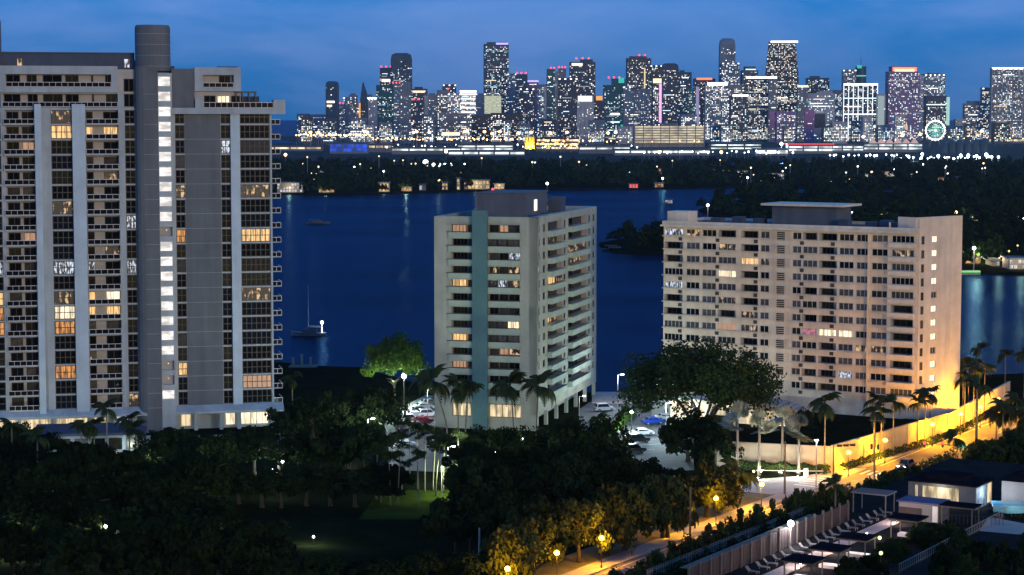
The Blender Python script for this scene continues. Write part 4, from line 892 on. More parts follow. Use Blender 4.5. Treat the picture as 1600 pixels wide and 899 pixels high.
# ferris wheel
def wheel():
    D = 4600; c = at(1461.5, 204, D); r = 14.5*D/F; o = empty('ferris_wheel', (c.x, D, 0), 0, 'ferris wheel lit white and green on the waterfront', 'ferris wheel')
    Ew = emi('wheel_rim_light', (.85, 1, .97), 2.2); Eg = emi('wheel_spoke_light', (.25, 1, .78), .9)
    zc_ = c.z; m = MB(); pts = [(r*math.cos(k*math.pi/24), 0, zc_ + r*math.sin(k*math.pi/24)) for k in range(49)]; m.tube(pts, 1.5, 5, cap=False); m.build('rim', Ew, o)
    for k in range(20):
        a = k*math.pi/10; m = MB(); m.tube([(2*math.cos(a), -.4, zc_+2*math.sin(a)), ((r-1)*math.cos(a), -.4, zc_+(r-1)*math.sin(a))], .55, 4); m.build('spoke', Eg, o)
        m = MB(); m.box((r+1.8)*math.cos(a)-1, (r+1.8)*math.cos(a)+1, -1, 1, zc_+(r+1.8)*math.sin(a)-1, zc_+(r+1.8)*math.sin(a)+1); m.build('gondola', EW[2], o)
    m = MB(); m.tube([(0, -2, zc_), (0, 2, zc_)], 2.4, 10); m.build('hub', Ew, o)
    for s in (-1, 1):
        m = MB(); m.tube([(s*13, 3, 0), (0, 3, zc_)], [1.4, 1.0], 6); m.build('support_leg', M_pale, o)
wheel()
# light masts of the port
for k, (x, y0, D, wm) in enumerate(((485, 207, 4500, 0), (497.5, 207, 4450, 1), (570, 206, 4500, 0), (574, 207, 4550, 0), (646, 207, 4500, 0), (651, 206, 4550, 0), (671, 207, 4500, 0), (726, 206, 4500, 0), (730, 205, 4560, 0), (757, 206, 4520, 1), (769, 209, 4520, 0), (781, 206, 4500, 0), (810, 208, 4500, 0), (830, 207, 4520, 0), (860, 208, 4500, 0), (886, 207, 4500, 0), (950, 208, 4500, 0), (962, 207, 4500, 0), (1349, 214, 4400, 0), (1410, 212, 4400, 0), (1438, 210, 4450, 0), (1534, 205, 4500, 0))):
    p = at(x, y0, D); o = empty('light_mast', (p.x, D, 0), 0, 'tall port light mast with sodium lamp, %s from the left' % ('first second third fourth fifth sixth seventh eighth ninth tenth eleventh twelfth thirteenth fourteenth fifteenth sixteenth seventeenth eighteenth nineteenth twentieth twenty-first twenty-second'.split()[k]), 'lamp', 'sodium masts of the port')
    m = MB(); m.tube([(0, 0, 0), (0, 0, p.z-1)], [.9, .6], 6); m.build('pole', M_pole, o)
    m = MB(); m.ball((0, 0, p.z), 3.6, 0, 8, 5, .8); m.build('lamp_head', E_lampo, o)
# rows of small lamps
LR = random.Random(21)
def lamp_row(x0, x1, n, y, dy, D, m, r, label, group, name='quay_lamp'):
    for k in range(n):
        x = x0 + (x1-x0)*(k+.5)/n + LR.uniform(-.45, .45)*(x1-x0)/n; x += 14*math.sin(x*.045)*(dy > 10); p = at(x, y + LR.uniform(-dy, dy), D)
        o = empty(name, (p.x, D + LR.uniform(-20, 20), 0), 0, '%s, %s from the left' % (label, nth(k+1)), 'lamp', group)
        b_ = MB(); b_.tube([(0, 0, 0), (0, 0, max(1, p.z-r))], [.35, .25], 4); b_.build('pole', M_pole, o)
        b_ = MB(); b_.ball((0, 0, max(1.2, p.z)), r*LR.uniform(.6, 1.25), 0, 6, 4); b_.build('lamp_head', m, o)
lamp_row(462, 580, 34, 211, 1.3, 4900, E_lampo, 2.1, 'small orange lamp along the left causeway shore', 'orange causeway lamps')
lamp_row(580, 820, 48, 217, 1.5, 4700, E_lampo, 1.9, 'small warm lamp in the row in front of the left skyline', 'warm lamps at the skyline foot')
lamp_row(838, 905, 36, 224, 6, 3900, emi('works_lamp', (1, .5, .1), 4), 1.7, 'orange work lamp on the glowing port works', 'lamps of the port works')
lamp_row(600, 1000, 40, 229, 3, 3700, E_lampw, 1.3, 'small white lamp on the cruise quay', 'white quay lamps')
lamp_row(1000, 1240, 26, 238, 2, 3200, E_lampw, 1.3, 'small white lamp on the quay below the garage', 'lamps below the garage')
lamp_row(1290, 1420, 16, 243, 1.5, 2990, E_lampw, 1.5, 'white marina lamp left of the floodlight bank', 'marina lamps')
lamp_row(1400, 1560, 26, 246, 2, 2930, E_lampw, 1.6, 'white marina lamp around the floodlight bank', 'marina lamps right')
lamp_row(900, 1100, 16, 222, 3, 4500, E_lampo, 1.4, 'warm lamp before the big garage', 'lamps before the garage')
lamp_row(1480, 1600, 12, 214, 3, 4700, E_lampo, 1.4, 'warm lamp below the rightmost towers', 'lamps under the right towers')
for k, (x, y, r) in enumerate(((1221, 225, 3), (1441, 241, 2.0), (1466, 244, 2.2), (1501, 243, 2.0), (1513, 243, 2.2), (1526, 244, 2.0), (1541, 242, 2.6))):
    p = at(x, y, 2950 if y > 230 else 3700); o = empty('floodlight_mast', (p.x, p.y, 0), 0, 'brilliant white waterfront floodlight, %s from the left' % 'first second third fourth fifth sixth seventh'.split()[k], 'lamp', 'brilliant waterfront floodlights')
    b_ = MB(); b_.tube([(0, 0, 0), (0, 0, max(2, p.z-2))], [.6, .4], 5); b_.build('pole', M_pole, o); b_ = MB(); b_.ball((0, 0, max(3, p.z)), r, 0, 10, 6); b_.build('lamp_head', emi('flood_%d' % k, (.75, .92, 1), 9), o)
    lt = bpy.data.lights.new('flood', 'POINT'); lt.energy = 2e5; lt.color = (.6, .85, 1); lt.shadow_soft_size = 3; lo = bpy.data.objects.new('bulb', lt); COL.objects.link(lo); lo.parent = o; lo.location = (0, -8, max(4, p.z)+5)

# ---------------------------------------------------------------- islands: woods and houses
RN_ = np.random.default_rng(5)
pts = []
while len(pts) < 2300:
    y = RN_.uniform(1640, 2760); x = RN_.uniform(-.30, .30)*y
    if inside((x, y), FAR) and not (700 < y < 1640): pts.append((x, y))
for k in range(150):   # dense shoreline edge
    i = RN_.integers(0, len(FAR_FRONT)-1); t_ = RN_.random(); a, b_ = FAR_FRONT[i], FAR_FRONT[i+1]; pts.append((a[0]+(b_[0]-a[0])*t_, a[1]+(b_[1]-a[1])*t_ + RN_.uniform(14, 50)))
M_leaf3 = mat('island_leaves', (.012, .024, .010), .8, .6, .05, spec=0)
forest('island_woods', pts, 'dark wooded far island across the bay', RN_, 8, 14, 60, 2.1, M_leaf3)
pts = []
while len(pts) < 520:
    y = RN_.uniform(840, 1750); x = RN_.uniform(.06, .30)*y
    if inside((x, y), RIGHT): pts.append((x, y))
forest('right_island_woods', pts, 'dark wooded nearer island behind the wide apartment slab', RN_, 8, 15, 130, 1.5, M_leaf3)
pts = []
while len(pts) < 46:
    y = RN_.uniform(935, 1100); x = RN_.uniform(.04, .11)*y
    if inside((x, y), PEN): pts.append((x, y))
forest('peninsula_woods', pts, 'dark trees on the small spit left of the wide slab', RN_, 7, 12, 130, 1.5)
def house(px, py, w, h, m, label, z=0, lights=True, bodym=None, nw=4, rows=2, energy=0, D=None):
    p = G(px, py) if D is None else at(px, py, D); mpp = p.y/F; W2 = w*mpp/2; H = h*mpp; o = empty('island_house', (p.x, p.y, 0), 0, label, 'house')
    b_ = MB(); b_.box(-W2, W2, 0, 12, 0, H); b_.build('wall', bodym or M_pale, o); b_ = MB(); b_.box(-W2-.8, W2+.8, -1.5, 12.8, H, H+.6); b_.build('roof', M_slate, o)
    for r in range(rows):
        for k in range(nw):
            if random.random() < .8:
                x = -W2 + 2*W2*(k+.15)/nw; b_ = MB(); z0 = H*(r+.15)/rows; b_.box(x, x + 2*W2/nw*.7, -.25, -.02, z0, z0 + H/rows*.7); b_.build('window', m, o)
    if energy:
        lt = bpy.data.lights.new('house_light', 'POINT'); lt.energy = energy; lt.color = (1, .72, .35); lt.shadow_soft_size = 1; lo = bpy.data.objects.new('bulb', lt); COL.objects.link(lo); lo.parent = o; lo.location = (0, -6, 4)
HW = emi('house_window_warm', (1, .66, .3), .9, var=1, scale=.5, dark=.2); HC = emi('house_window_cool', (.9, .9, 1), .8, var=1, scale=.5, dark=.2); HO = emi('house_window_orange', (1, .45, .12), .9, var=1, scale=.5, dark=.2); HR = emi('house_window_red', (1, .12, .10), 1.3); HY = emi('house_window_yellow', (1, .85, .2), 1.5)
for a in ((453, 301, 40, 15, HC, 'white terraced mansion beside the left tower on far shore', 9, 3), (600, 300, 16, 14, HW, 'warm lit house with tall windows on far shore'), (695, 297, 9, 11, HW, 'small bright house left of the glowing tower house'), (716, 297, 5, 18, HW, 'narrow glowing tower house on the far shore', 1, 3), (745, 296, 40, 14, HW, 'long pale villa right of the narrow tower house', 7, 2), (780, 296, 16, 8, HO, 'low amber house right of the long villa'), (660, 298, 10, 9, HC, 'dim white house left of centre far shore', 2, 1), (635, 299, 16, 6, HO, 'low boathouse with orange lights on far shore', 4, 1), (510, 301, 24, 5, HO, 'low jetty house with orange dots right of mansion', 6, 1),
          (990, 294, 14, 6, HR, 'far house with red glowing front'), (1030, 293, 14, 6, HO, 'far house with amber windows behind roof box'), (1138, 276, 20, 9, HW, 'warm lit villa on the far island right of centre'), (1160, 279, 16, 11, HC, 'white lit villa right of the warm villa', 3, 2), (1210, 282, 30, 10, HC, 'wide pale villa left of the penthouse roof', 5, 2), (1110, 272, 8, 5, HW, 'tiny lit cottage left of the warm villa', 2, 1), (905, 262, 10, 4, HW, 'small lit roof house amid far woods', 2, 1), (1390, 276, 26, 7, HC, 'pale villa in the woods above the right slab', 5, 1), (1350, 280, 26, 7, HC, 'dim villa behind the slab penthouse', 4, 1), (1470, 283, 12, 5, HO, 'amber house right of the slab end wing'), (1492, 282, 14, 5, HO, 'second amber house right of the slab end wing'), (1420, 272, 20, 5, HW, 'warm roof villa in the distance above the slab'),
          (560, 276, 8, 5, HW, 'single warm cottage in woods left'), (505, 270, 12, 6, HC, 'cool lit house in the woods near left tower'), (600, 282, 8, 4, HO, 'small amber house in the woods above warm shore house'), (1035, 268, 12, 4, HO, 'small amber house in far woods'), (1045, 318, 12, 5, HC, 'small lit dock house behind the roof box'),
          (1545, 346, 46, 10, HY, 'yellow lit garden villa on the right island', 6, 1), (1590, 344, 22, 8, HW, 'warm villa at the right edge of the island', 3, 1), (1380, 338, 14, 5, HY, 'yellow lit patio house above the slab roof', 3, 1), (1410, 342, 30, 6, HW, 'low lit garden house above the slab end', 5, 1), (1590, 421, 26, 16, HC, 'white columned house on the right shore', 4, 2), (1519, 412, 24, 9, HO, 'peach roofed boathouse beside the slab end wall', 2, 1), (1556, 416, 12, 8, HC, 'pale cottage among bushes on right shore', 2, 1)):
    px, py, w, h, m, lb = a[:6]; nw, rows = a[6:8] if len(a) > 6 else (3, 2)
    house(px, py, w, h, m, lb, nw=nw, rows=rows, energy=2500 if py > 330 else (4000 if w > 14 else 0))
# lone island lamps
for k, (x, y, m, lb) in enumerate(((665, 254, E_lampw, 'largest white lamp of the row in the far woods'), (677, 257, E_lampw, 'second white lamp of the row in the far woods'), (686, 258, E_lampw, 'third white lamp of the row in the far woods'), (695, 258, E_lampw, 'fourth white lamp of the row in the far woods'), (704, 258, E_lampw, 'last white lamp of the row in the far woods'), (446, 242, E_lampo, 'orange lamp close beside the left tower'), (697, 237, E_lampo, 'orange lamp above the white lamp row'), (942, 258, E_lampw, 'white lamp in woods left of the right slab'), (1030, 238, E_lampo, 'orange lamp below the garage'), (1127, 238, E_lampo, 'orange lamp right of the garage'), (1522, 388, E_lampw, 'bright white dock lamp beside the slab end wall'), (1494, 332, E_lampo, 'pink lamp behind the slab end wing'), (1106, 321, E_lampw, 'blue white dock lamp behind the slab roof box'), (1330, 332, E_lampw, 'white lamp right of the slab roof canopy'), (770, 296, E_red, 'red shore lamp above the cream tower roof'), (855, 287, E_lampw, 'white lamp behind the cream tower roof house'), (1598, 352, E_lampw, 'white lamp at right edge of island'))):
    yb = 1240 if y > 320 else (1750 if y > 280 else 3000 if y < 250 else 2550)
    if k == 10: yb = 838
    p = at(x, y, yb); r = {838: .75, 1240: .9, 1750: 1.2}.get(yb, 3.4 if k == 0 else 2.3); o = empty('island_lamp', (p.x, yb, 0), 0, lb, 'lamp')
    b_ = MB(); b_.tube([(0, 0, -.2), (0, 0, max(1.5, p.z-r))], .22, 5); b_.build('pole', M_pole, o); b_ = MB(); b_.ball((0, 0, max(2, p.z)), r, 0, 8, 6); b_.build('lamp_head', m, o)
    if yb < 1300 or k == 0:
        lt = bpy.data.lights.new('island_bulb', 'POINT'); lt.energy = 5000 if k == 10 else (2e4 if k == 0 else 2500); lt.color = (1, .9, .75); lt.shadow_soft_size = r; lo = bpy.data.objects.new('bulb', lt); COL.objects.link(lo); lo.parent = o; lo.location = (0, -r*1.5, max(2, p.z)+r)
# green lit jetty
p = G(1512, 424); o = empty('jetty', (p.x, p.y, 0), 0, 'low jetty edged with green light beside slab end wall', 'jetty'); b_ = MB(); b_.box(-7, 5, -1, 1, -1.5, .3); b_.build('deck', M_stone, o); b_ = MB(); b_.box(-7, 5, -1.15, -1.02, -.4, .1); b_.build('light_strip', emi('green_strip', (.05, 1, .12), 1.2), o)

lamp_row(450, 1130, 48, 268, 24, 2300, emi('garden_glow', (1, .7, .35), 2.2), .95, 'small warm garden light in the far island woods', 'garden lights of the far island', 'island_lamp')
lamp_row(1140, 1600, 44, 281, 22, 2000, emi('garden_glow_white', (1, .88, .65), 2.6), .9, 'small pale garden light in the woods beyond the slab', 'garden lights beyond the slab', 'island_lamp')
for k in range(22):
    x = LR.uniform(1505, 1600) if k < 14 else LR.uniform(1330, 1480); y = LR.uniform(335, 415) if k < 14 else LR.uniform(325, 338); D_ = 62*3200/(y-186); p = at(x, y-3, D_*.985)
    o = empty('island_lamp', (p.x, p.y, 0), 0, 'small yellow garden light on the right island', 'lamp', 'garden lights of the right island'); b_ = MB(); b_.tube([(0, 0, 0), (0, 0, 2)], .1, 4); b_.build('pole', M_pole, o); b_ = MB(); b_.ball((0, 0, 2.4), .5, 0, 6, 4); b_.build('lamp_head', HY if k % 2 else HW, o)
    if k % 2 == 0:
        lt = bpy.data.lights.new('garden_bulb', 'POINT'); lt.energy = 2600; lt.color = (1, .85, .35); lt.shadow_soft_size = .4; lo = bpy.data.objects.new('bulb', lt); COL.objects.link(lo); lo.parent = o; lo.location = (0, -3, 4)

for k in range(16):   # lamps added to bring out the tree texture of the woods
    x = 470 + k*70 + LR.uniform(-25, 25); y = LR.uniform(262, 296); D_ = 62*3200/(y-186); p = at(x, y-4, D_*.98); o = empty('island_lamp', (p.x, p.y, 0), 0, 'bright tree lighting lamp on the far islands, %s from the left' % nth(k+1), 'lamp', 'bright lamps of the far islands')  # added lamp, brings out the tree texture
    b_ = MB(); b_.tube([(0, 0, 0), (0, 0, 7)], .2, 4); b_.build('pole', M_pole, o); b_ = MB(); b_.ball((0, 0, 8), 1.0, 0, 6, 4); b_.build('lamp_head', E_lampw if k % 3 else E_lampo, o)
    lt = bpy.data.lights.new('island_bulb', 'POINT'); lt.energy = 3500; lt.color = (.8, 1, .7) if k % 3 else (1, .7, .35); lt.shadow_soft_size = 1; lo = bpy.data.objects.new('bulb', lt); COL.objects.link(lo); lo.parent = o; lo.location = (0, -6, 12)
# ================================================================ near shore: garden wall, street, parking, park, pool deck
AMB = (1, .41, .008); COOL = (.80, .93, 1); GRN = (.78, 1, .72); WARMW = (1, .85, .62)
E_globe = emi('amber_globe', (1, .58, .10), 8); E_globew = emi('white_globe', (.95, 1, .92), 16)
M_iron = mat('dark_iron', (.02, .02, .02), .5, .2); M_wall = mat('garden_wall_render', (.38, .33, .25), .85, .12, .5, .1, 5)
M_wood = mat('weathered_wood', (.10, .085, .07), .85, .25, 3, .2, 10)
def bulb(parent, loc, e, col, r=.3):
    lt = bpy.data.lights.new('bulb', 'POINT'); lt.energy = e*(7.0 if col[2] < .3 and col[1] < .7 else 1.7); lt.color = col; lt.shadow_soft_size = r
    lo = bpy.data.objects.new('bulb', lt); COL.objects.link(lo); lo.parent = parent; lo.location = loc; return lo
def street_lamp(px, py, label, h=4.3, e=900, col=AMB, m=None, group='amber globe street lamps', r=.36, P=None):
    d = ray(px, py); t_ = (h-CH)/d.z; p = (d.x*t_, d.y*t_) if P is None else P
    o = empty('street_lamp', (p[0], p[1], 0), 0, label, 'lamp', group)
    b_ = MB(); b_.tube([(0, 0, 0), (0, 0, .5), (0, 0, .55), (0, 0, h-r)], [.16, .13, .07, .06], 8); b_.build('pole', M_iron, o)
    b_ = MB(); b_.ball((0, 0, h), r, 0, 12, 8); b_.build('globe', m or E_globe, o, smooth=True)
    b_ = MB(); b_.tube([(0, 0, h-r-.12), (0, 0, h-r+.06)], [.12, .2], 8); b_.build('collar', M_iron, o)
    bulb(o, (r+.15, -.1, h-.1), e*.5, col, .2); bulb(o, (-r-.15, -.1, h-.1), e*.5, col, .2); return o
# ---- garden wall of the wide slab: front section and the long one along the street
def wall_run(root, pts, h, t_=.35, seg=6.0):
    for a, b_ in zip(pts[:-1], pts[1:]):
        a, b_ = Vector(a), Vector(b_); d = (b_-a); Ln = d.length; d.normalize(); ang = math.atan2(d.y, d.x); n = max(1, round(Ln/seg))
        for k in range(n):
            m = MB(); m.box(0.02, Ln/n-.02, 0, t_, 0, h); q = a + d*(Ln*k/n); mk('wall_panel', m.mesh('wall_panel', M_wall), root, (q.x-root.location.x, q.y-root.location.y, 0), ang)
            m = MB(); m.box(0, Ln/n, -.08, t_+.08, h, h+.16); mk('coping', m.mesh('coping', M_wall), root, (q.x-root.location.x, q.y-root.location.y, 0), ang)
            m = MB(); m.box(-.22, .22, -.12, t_+.1, 0, h-.01); mk('pilaster', m.mesh('pilaster', M_wall), root, (q.x-root.location.x, q.y-root.location.y, 0), ang)
w0, w1 = G(1122, 729), G(1301, 738); w2 = G(1481, 683); w3 = G(1578, 628); w4 = (150, 520)
r_ = empty('garden_wall', (w0.x, w0.y, 0), 0, 'pale garden wall facing the entrance drive behind silver palms', 'wall'); wall_run(r_, [w0[:2], w1[:2]], 4.4)
r_ = empty('garden_wall', (w1.x, w1.y, 0), 0, 'long yellow lit garden wall running up the street', 'wall'); wall_run(r_, [w1[:2], w2[:2]], 4.6)
r_ = empty('garden_wall', (w2.x, w2.y, 0), 0, 'far stretch of yellow lit wall right of the slab end', 'wall'); wall_run(r_, [w2[:2], w3[:2]], 4.4)
# dark planted deck between the wide slab and its garden wall
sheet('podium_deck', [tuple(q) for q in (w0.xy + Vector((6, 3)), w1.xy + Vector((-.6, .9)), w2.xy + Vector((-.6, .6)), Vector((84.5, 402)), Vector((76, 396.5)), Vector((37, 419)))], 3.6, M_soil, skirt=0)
# ---- globe lamps
for px, py, lb in ((870, 864, 'amber globe lamp low among street trees, second from bottom left'), (793, 889, 'amber globe lamp half hidden at the bottom edge'), (940, 841, 'amber globe lamp on the verge above the blue roof'), (1069, 797, 'amber globe lamp left of the date palm by the pavement'), (1119, 779, 'amber globe lamp inside the glowing street tree'), (1190, 757, 'brightest amber globe lamp beside the entrance drive'), (1326, 707, 'amber globe lamp nearest the garden wall corner'), (1383, 688, 'amber globe lamp second along the yellow wall'), (1457, 663, 'amber globe lamp before the slab end wing'), (1501, 647, 'amber globe lamp just right of the slab end wing'), (1532, 636, 'amber globe lamp among the tall right palms'), (1560, 624, 'amber globe lamp second from the far end of wall'), (1583, 616, 'farthest amber globe lamp at the end of the wall')):
    p = None
    street_lamp(px, py, lb, P=None, e=1500 if px == 1190 else (1350 if px > 1300 else 850))
street_lamp(1533, 714, 'low amber globe lamp across the street by the signal pole', 3.0, 500)
# ---- wall washers
for px, py, e, lb in ((1442, 668, 500, 'wall washer on the yellow wall left of slab wing'), (1515, 642, 500, 'wall washer on the far yellow wall'), (1366, 697, 500, 'wall washer on the middle of yellow wall'), (1312, 722, 650, 'wall washer at the corner of the garden wall'), (1489, 655, 700, 'strong wall washer at the foot of slab end wing')):
    if px == 1489: p = G(1489, 686); p = Vector((p.x-.2, p.y-.9, 0)); z = 1.2
    else:
        a, b_ = (w1, w2) if px < 1481 else (w2, w3); k = ray(px, py); kk = k.x/k.y; t_ = (kk*a.y-a.x)/((b_.x-a.x)-kk*(b_.y-a.y)); p = a + (b_-a)*t_; p = p + Vector((.85, -.52, 0))*.9; z = .9
    o = empty('wall_washer', (p.x, p.y, 0), 0, lb, 'lamp', 'wall washers'); m = MB(); m.box(-.25, .25, -.15, .15, 0, .35); m.build('housing', M_iron, o); m = MB(); m.box(-.2, .2, -.02, .14, .352, .40); m.build('lens', E_globe, o); bulb(o, (0, .15, z), e*.6, (1, .56, .01), .2)
# ---- palms
def P_(px, py): p = G(px, py); return (p.x, p.y)
for k, (px, py, h, sp, lean, lb) in enumerate(((700, 690, 11.5, 3.4, (-3.2, 0), 'leaning coconut palm in front of the cream tower corner'), (716, 690, 10.5, 3.0, (-.2, 0), 'straight dark palm left of the teal shaft'), (727, 693, 10, 2.8, (.5, 0), 'shorter dark palm hard by the teal shaft'), (803, 692, 11, 3.2, (-.7, 0), 'dark palm before the lit lobby of cream tower'), (838, 690, 10.5, 3.3, (.4, 0), 'bushy dark palm at the cream tower corner'), (243, 668, 7, 2.6, (0, 0), 'small palm before the lit stairwell of the left tower'), (266, 668, 6, 2.4, (.3, 0), 'second small palm before the lit stairwell'), (1288, 741, 12.5, 3.4, (0, 0), 'tall thick palm left of the garden wall corner'), (935, 706, 6, 2.4, (0, 0), 'small dark palm by the lit green hedge'), (973, 690, 5.5, 2.3, (.3, 0), 'small palm on the lit hedge near parked cars'), (457, 660, 9, 2.6, (0, 0), 'lone dark palm right of the left tower'))):
    palm(P_(px, py), h, sp*(1.25 if px < 900 and px > 600 else 1), lb, lean=lean, n=18 if 600 < px < 900 else 14)
for k, (px, py, h, lb) in enumerate(((1152, 722+16, 9.3, 'silver fan palm, leftmost of the four by the entrance'), (1186, 744, 8.6, 'silver fan palm, second of the four by the entrance'), (1222, 736, 8.8, 'silver fan palm, third of the four by the entrance'), (1248, 742, 7.6, 'silver fan palm, rightmost and shortest of the four'))):
    o = palm(P_(px, py), h, 2.8, lb, 'silver fan palms', fronds=FRS, n=34, r=.26, el=(-1.0, 1.35), name='fan_palm'); b2 = empty('ground_spotlight', (o.location.x-.6, o.location.y-3.4, 0), 0, 'ground spotlight under silver palm, %s from left' % ('first', 'second', 'third', 'fourth')[k], 'lamp', 'palm spotlights')
    m = MB(); m.tube([(0, 0, 0), (0, 0, .3)], [.12, .16], 8); m.build('housing', M_iron, b2); m = MB(); m.tube([(0, 0, .3), (0, 0, .34)], [.13, .13], 8); m.build('lens', E_globew, b2); bulb(b2, (0, 0, .5), 520, (1, .98, .85), .15)
    if k % 2: bulb(b2, (0, 0, 3.5), 350, (1, .97, .9), .15)
def on_wall(t_, off, a=w1, b_=w2): p = a + (b_-a)*t_; return (p.x + off*RN.x, p.y + off*RN.y)
for k, (t_, off, h) in enumerate(((.27, 1.4, 9), (.34, 1.2, 8.4), (.40, -1.5, 10.5), (.44, 1.3, 9.8), (.48, -1.6, 9.6), (.66, 1.2, 8.6), (.72, 1.3, 9.6), (.92, -2, 8.8))):
    palm(on_wall(t_, off), h, 2.5, 'slender palm along the yellow wall, %s from the corner' % 'first second third fourth fifth sixth seventh eighth'.split()[k], 'palms along the yellow wall', r=.13, n=12)
for k, (t_, off, h) in enumerate(((.14, 1.4, 10.5), (.26, 1.6, 11.5), (.36, -2, 12), (.44, 1.5, 11), (.52, -3, 10.6))):
    palm(on_wall(t_, off, w2, w3), h, 2.8, 'tall palm right of the slab end wing, %s of the clump' % 'first second third fourth fifth'.split()[k], 'clump of tall palms', r=.14, n=13)
palm(P_(1525, 716), 13, 3.2, 'royal palm with tall white trunk beside the signal pole', r=.24, n=15)
for k, (px, py, h) in enumerate(((1556, 706, 7.5), (1566, 708, 8.6), (1576, 706, 7.6), (1588, 700, 9), (1601, 708, 7))): palm(P_(px, py), h, 2.8, 'palm in the leafy cluster across the street at right edge, %s from left' % 'first second third fourth fifth'.split()[k], 'palm cluster at right edge', r=.14, n=16, el=(-.9, 1.0))
for k, (px, py) in enumerate(((1570, 610), (1530, 606), (1600, 622))): palm(P_(px, py), 8 + k, 2.6, 'dark palm silhouette by the water at right, %s' % ('nearest the wall end', 'behind the tall clump', 'at the picture edge')[k], r=.13, n=12)
p = P_(1152, 782); palm(p, 4.2, 3.6, 'stout date palm glowing amber beside the entrance drive', r=.38, n=26, el=(-.75, 1.1), name='date_palm')
for k, (px, py, h, lean) in enumerate(((628, 772, 8.5, .3), (653, 764, 9.6, -.2), (664, 770, 9.8, .2), (677, 768, 8.8, .5), (681, 776, 8.2, .7), (716, 748, 7, 0), (610, 790, 7.4, -.2), (622, 790, 7.0, .3), (655, 792, 7.6, -.3), (693, 770, 8, .2), (640, 742, 8.2, 0), (588, 780, 7.4, .2))):
    palm(P_(px, py), h, 1.9, 'thin fan palm over the lit park lawn, %s from the left' % nth(1+sorted((628, 653, 664, 677, 681, 716, 610, 622, 655, 693, 640, 588)).index(px)), 'thin palms in the park', lean=(lean, 0), fronds=FRF, n=15, r=.11, el=(-.8, 1.2), name='fan_palm')
for k, (px, py, h) in enumerate(((60, 790, 11), (20, 760, 10), (128, 742, 8), (148, 742, 8.6), (168, 746, 12), (203, 726, 8), (212, 728, 6.6))): palm(P_(px, py), h, 2.6, 'dark palm in the left park, %s from the left' % 'second first third fourth fifth sixth seventh'.split()[k], 'dark palms of the left park', n=13, r=.14)
# ---- big trees
BAN = [crown_mesh('tree_crown', 91, mat('banyan_leaves', (.019, .037, .009), .6, .5, 1.0, spec=.05), 170, 150, .036, .60, low=-.8)]
p = at(1094, 600, 384); o = empty('banyan_tree', (p.x, 384, 0), 0, 'huge spreading dark green tree before the wide slab', 'tree')
m = MB()
for k in range(7): a = k*.9; m.tube([(1.0*math.cos(a), .9*math.sin(a), -.1), (.7*math.cos(a), .6*math.sin(a), 3), (3.4*math.cos(a), 3.4*math.sin(a), 7.5), (8*math.cos(a+.2), 8*math.sin(a+.2), 12)], [.6, .45, .32, .12], 7)
m.build('trunk', M_bark, o, smooth=True); mk('crown', BAN[0], o, (0, 0, 12.4), 0, (15.0, 12.5, 14.2)); o.location.z = 0
p = at(617, 560, 440); o = empty('shade_tree', (p.x, 440, 0), 0, 'round bright green lamp lit tree beside the water', 'tree')
GL = crown_mesh('tree_crown', 95, mat('lime_leaves', (.055, .10, .014), .6, .45, 1.0, spec=.05), 120, 120, .05, .78, low=-.5)  # leaf colour brightened to carry the lamp light on this tree
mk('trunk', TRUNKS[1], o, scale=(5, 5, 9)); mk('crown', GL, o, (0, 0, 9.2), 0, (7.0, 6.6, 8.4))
street_lamp(631, 588, 'white globe lamp under the green tree', 6.4, 7500, GRN, E_globew, 'white globe lamps', .5)
o = empty('street_lamp', (at(596, 590, 430).x, 430, 0), 0, 'low lamp left below the green tree', 'lamp', 'white globe lamps'); m = MB(); m.tube([(0, 0, 0), (0, 0, 1.6)], .07, 6); m.build('pole', M_iron, o); m = MB(); m.ball((0, 0, 1.75), .22); m.build('globe', E_globew, o); bulb(o, (0, 0, 2.3), 5000, GRN, .3)
tree(1075, 722, 9.5, 13, 'dense round dark tree between car park and garden wall', name='round_tree', lift=.42, k=3)
tree(1118, 735, 7, 8, 'smaller dark tree hugging the wall left end', lift=.45, k=4)
# street trees lit amber
for k, (px, py, h, w) in enumerate(((905, 884, 9.5, 9), (992, 860, 10.5, 11), (1037, 846, 9.5, 10), (1058, 840, 10, 10), (950, 872, 8.5, 8), (846, 902, 9, 9), (1105, 812, 9, 10), (820, 918, 9, 10), (1128, 800, 7.5, 7))):
    gq_ = G(px, py).xy - RN*.9 + RD*(-1.5 if k % 2 else 1.5); tree(px, py, h, w, 'amber lit street tree on the verge, %s' % ('third from bottom left', 'with the thick forked trunk', 'right of the forked trunk', 'beside the lone pavement lamp', 'between forked trunk and blue roof', 'second from bottom left', 'left of the date palm', 'lowest at the bottom edge', 'wrapping the hidden globe lamp')[k], 'street trees on the verge', crowns=STREETC, lift=.42, P=(gq_.x, gq_.y))
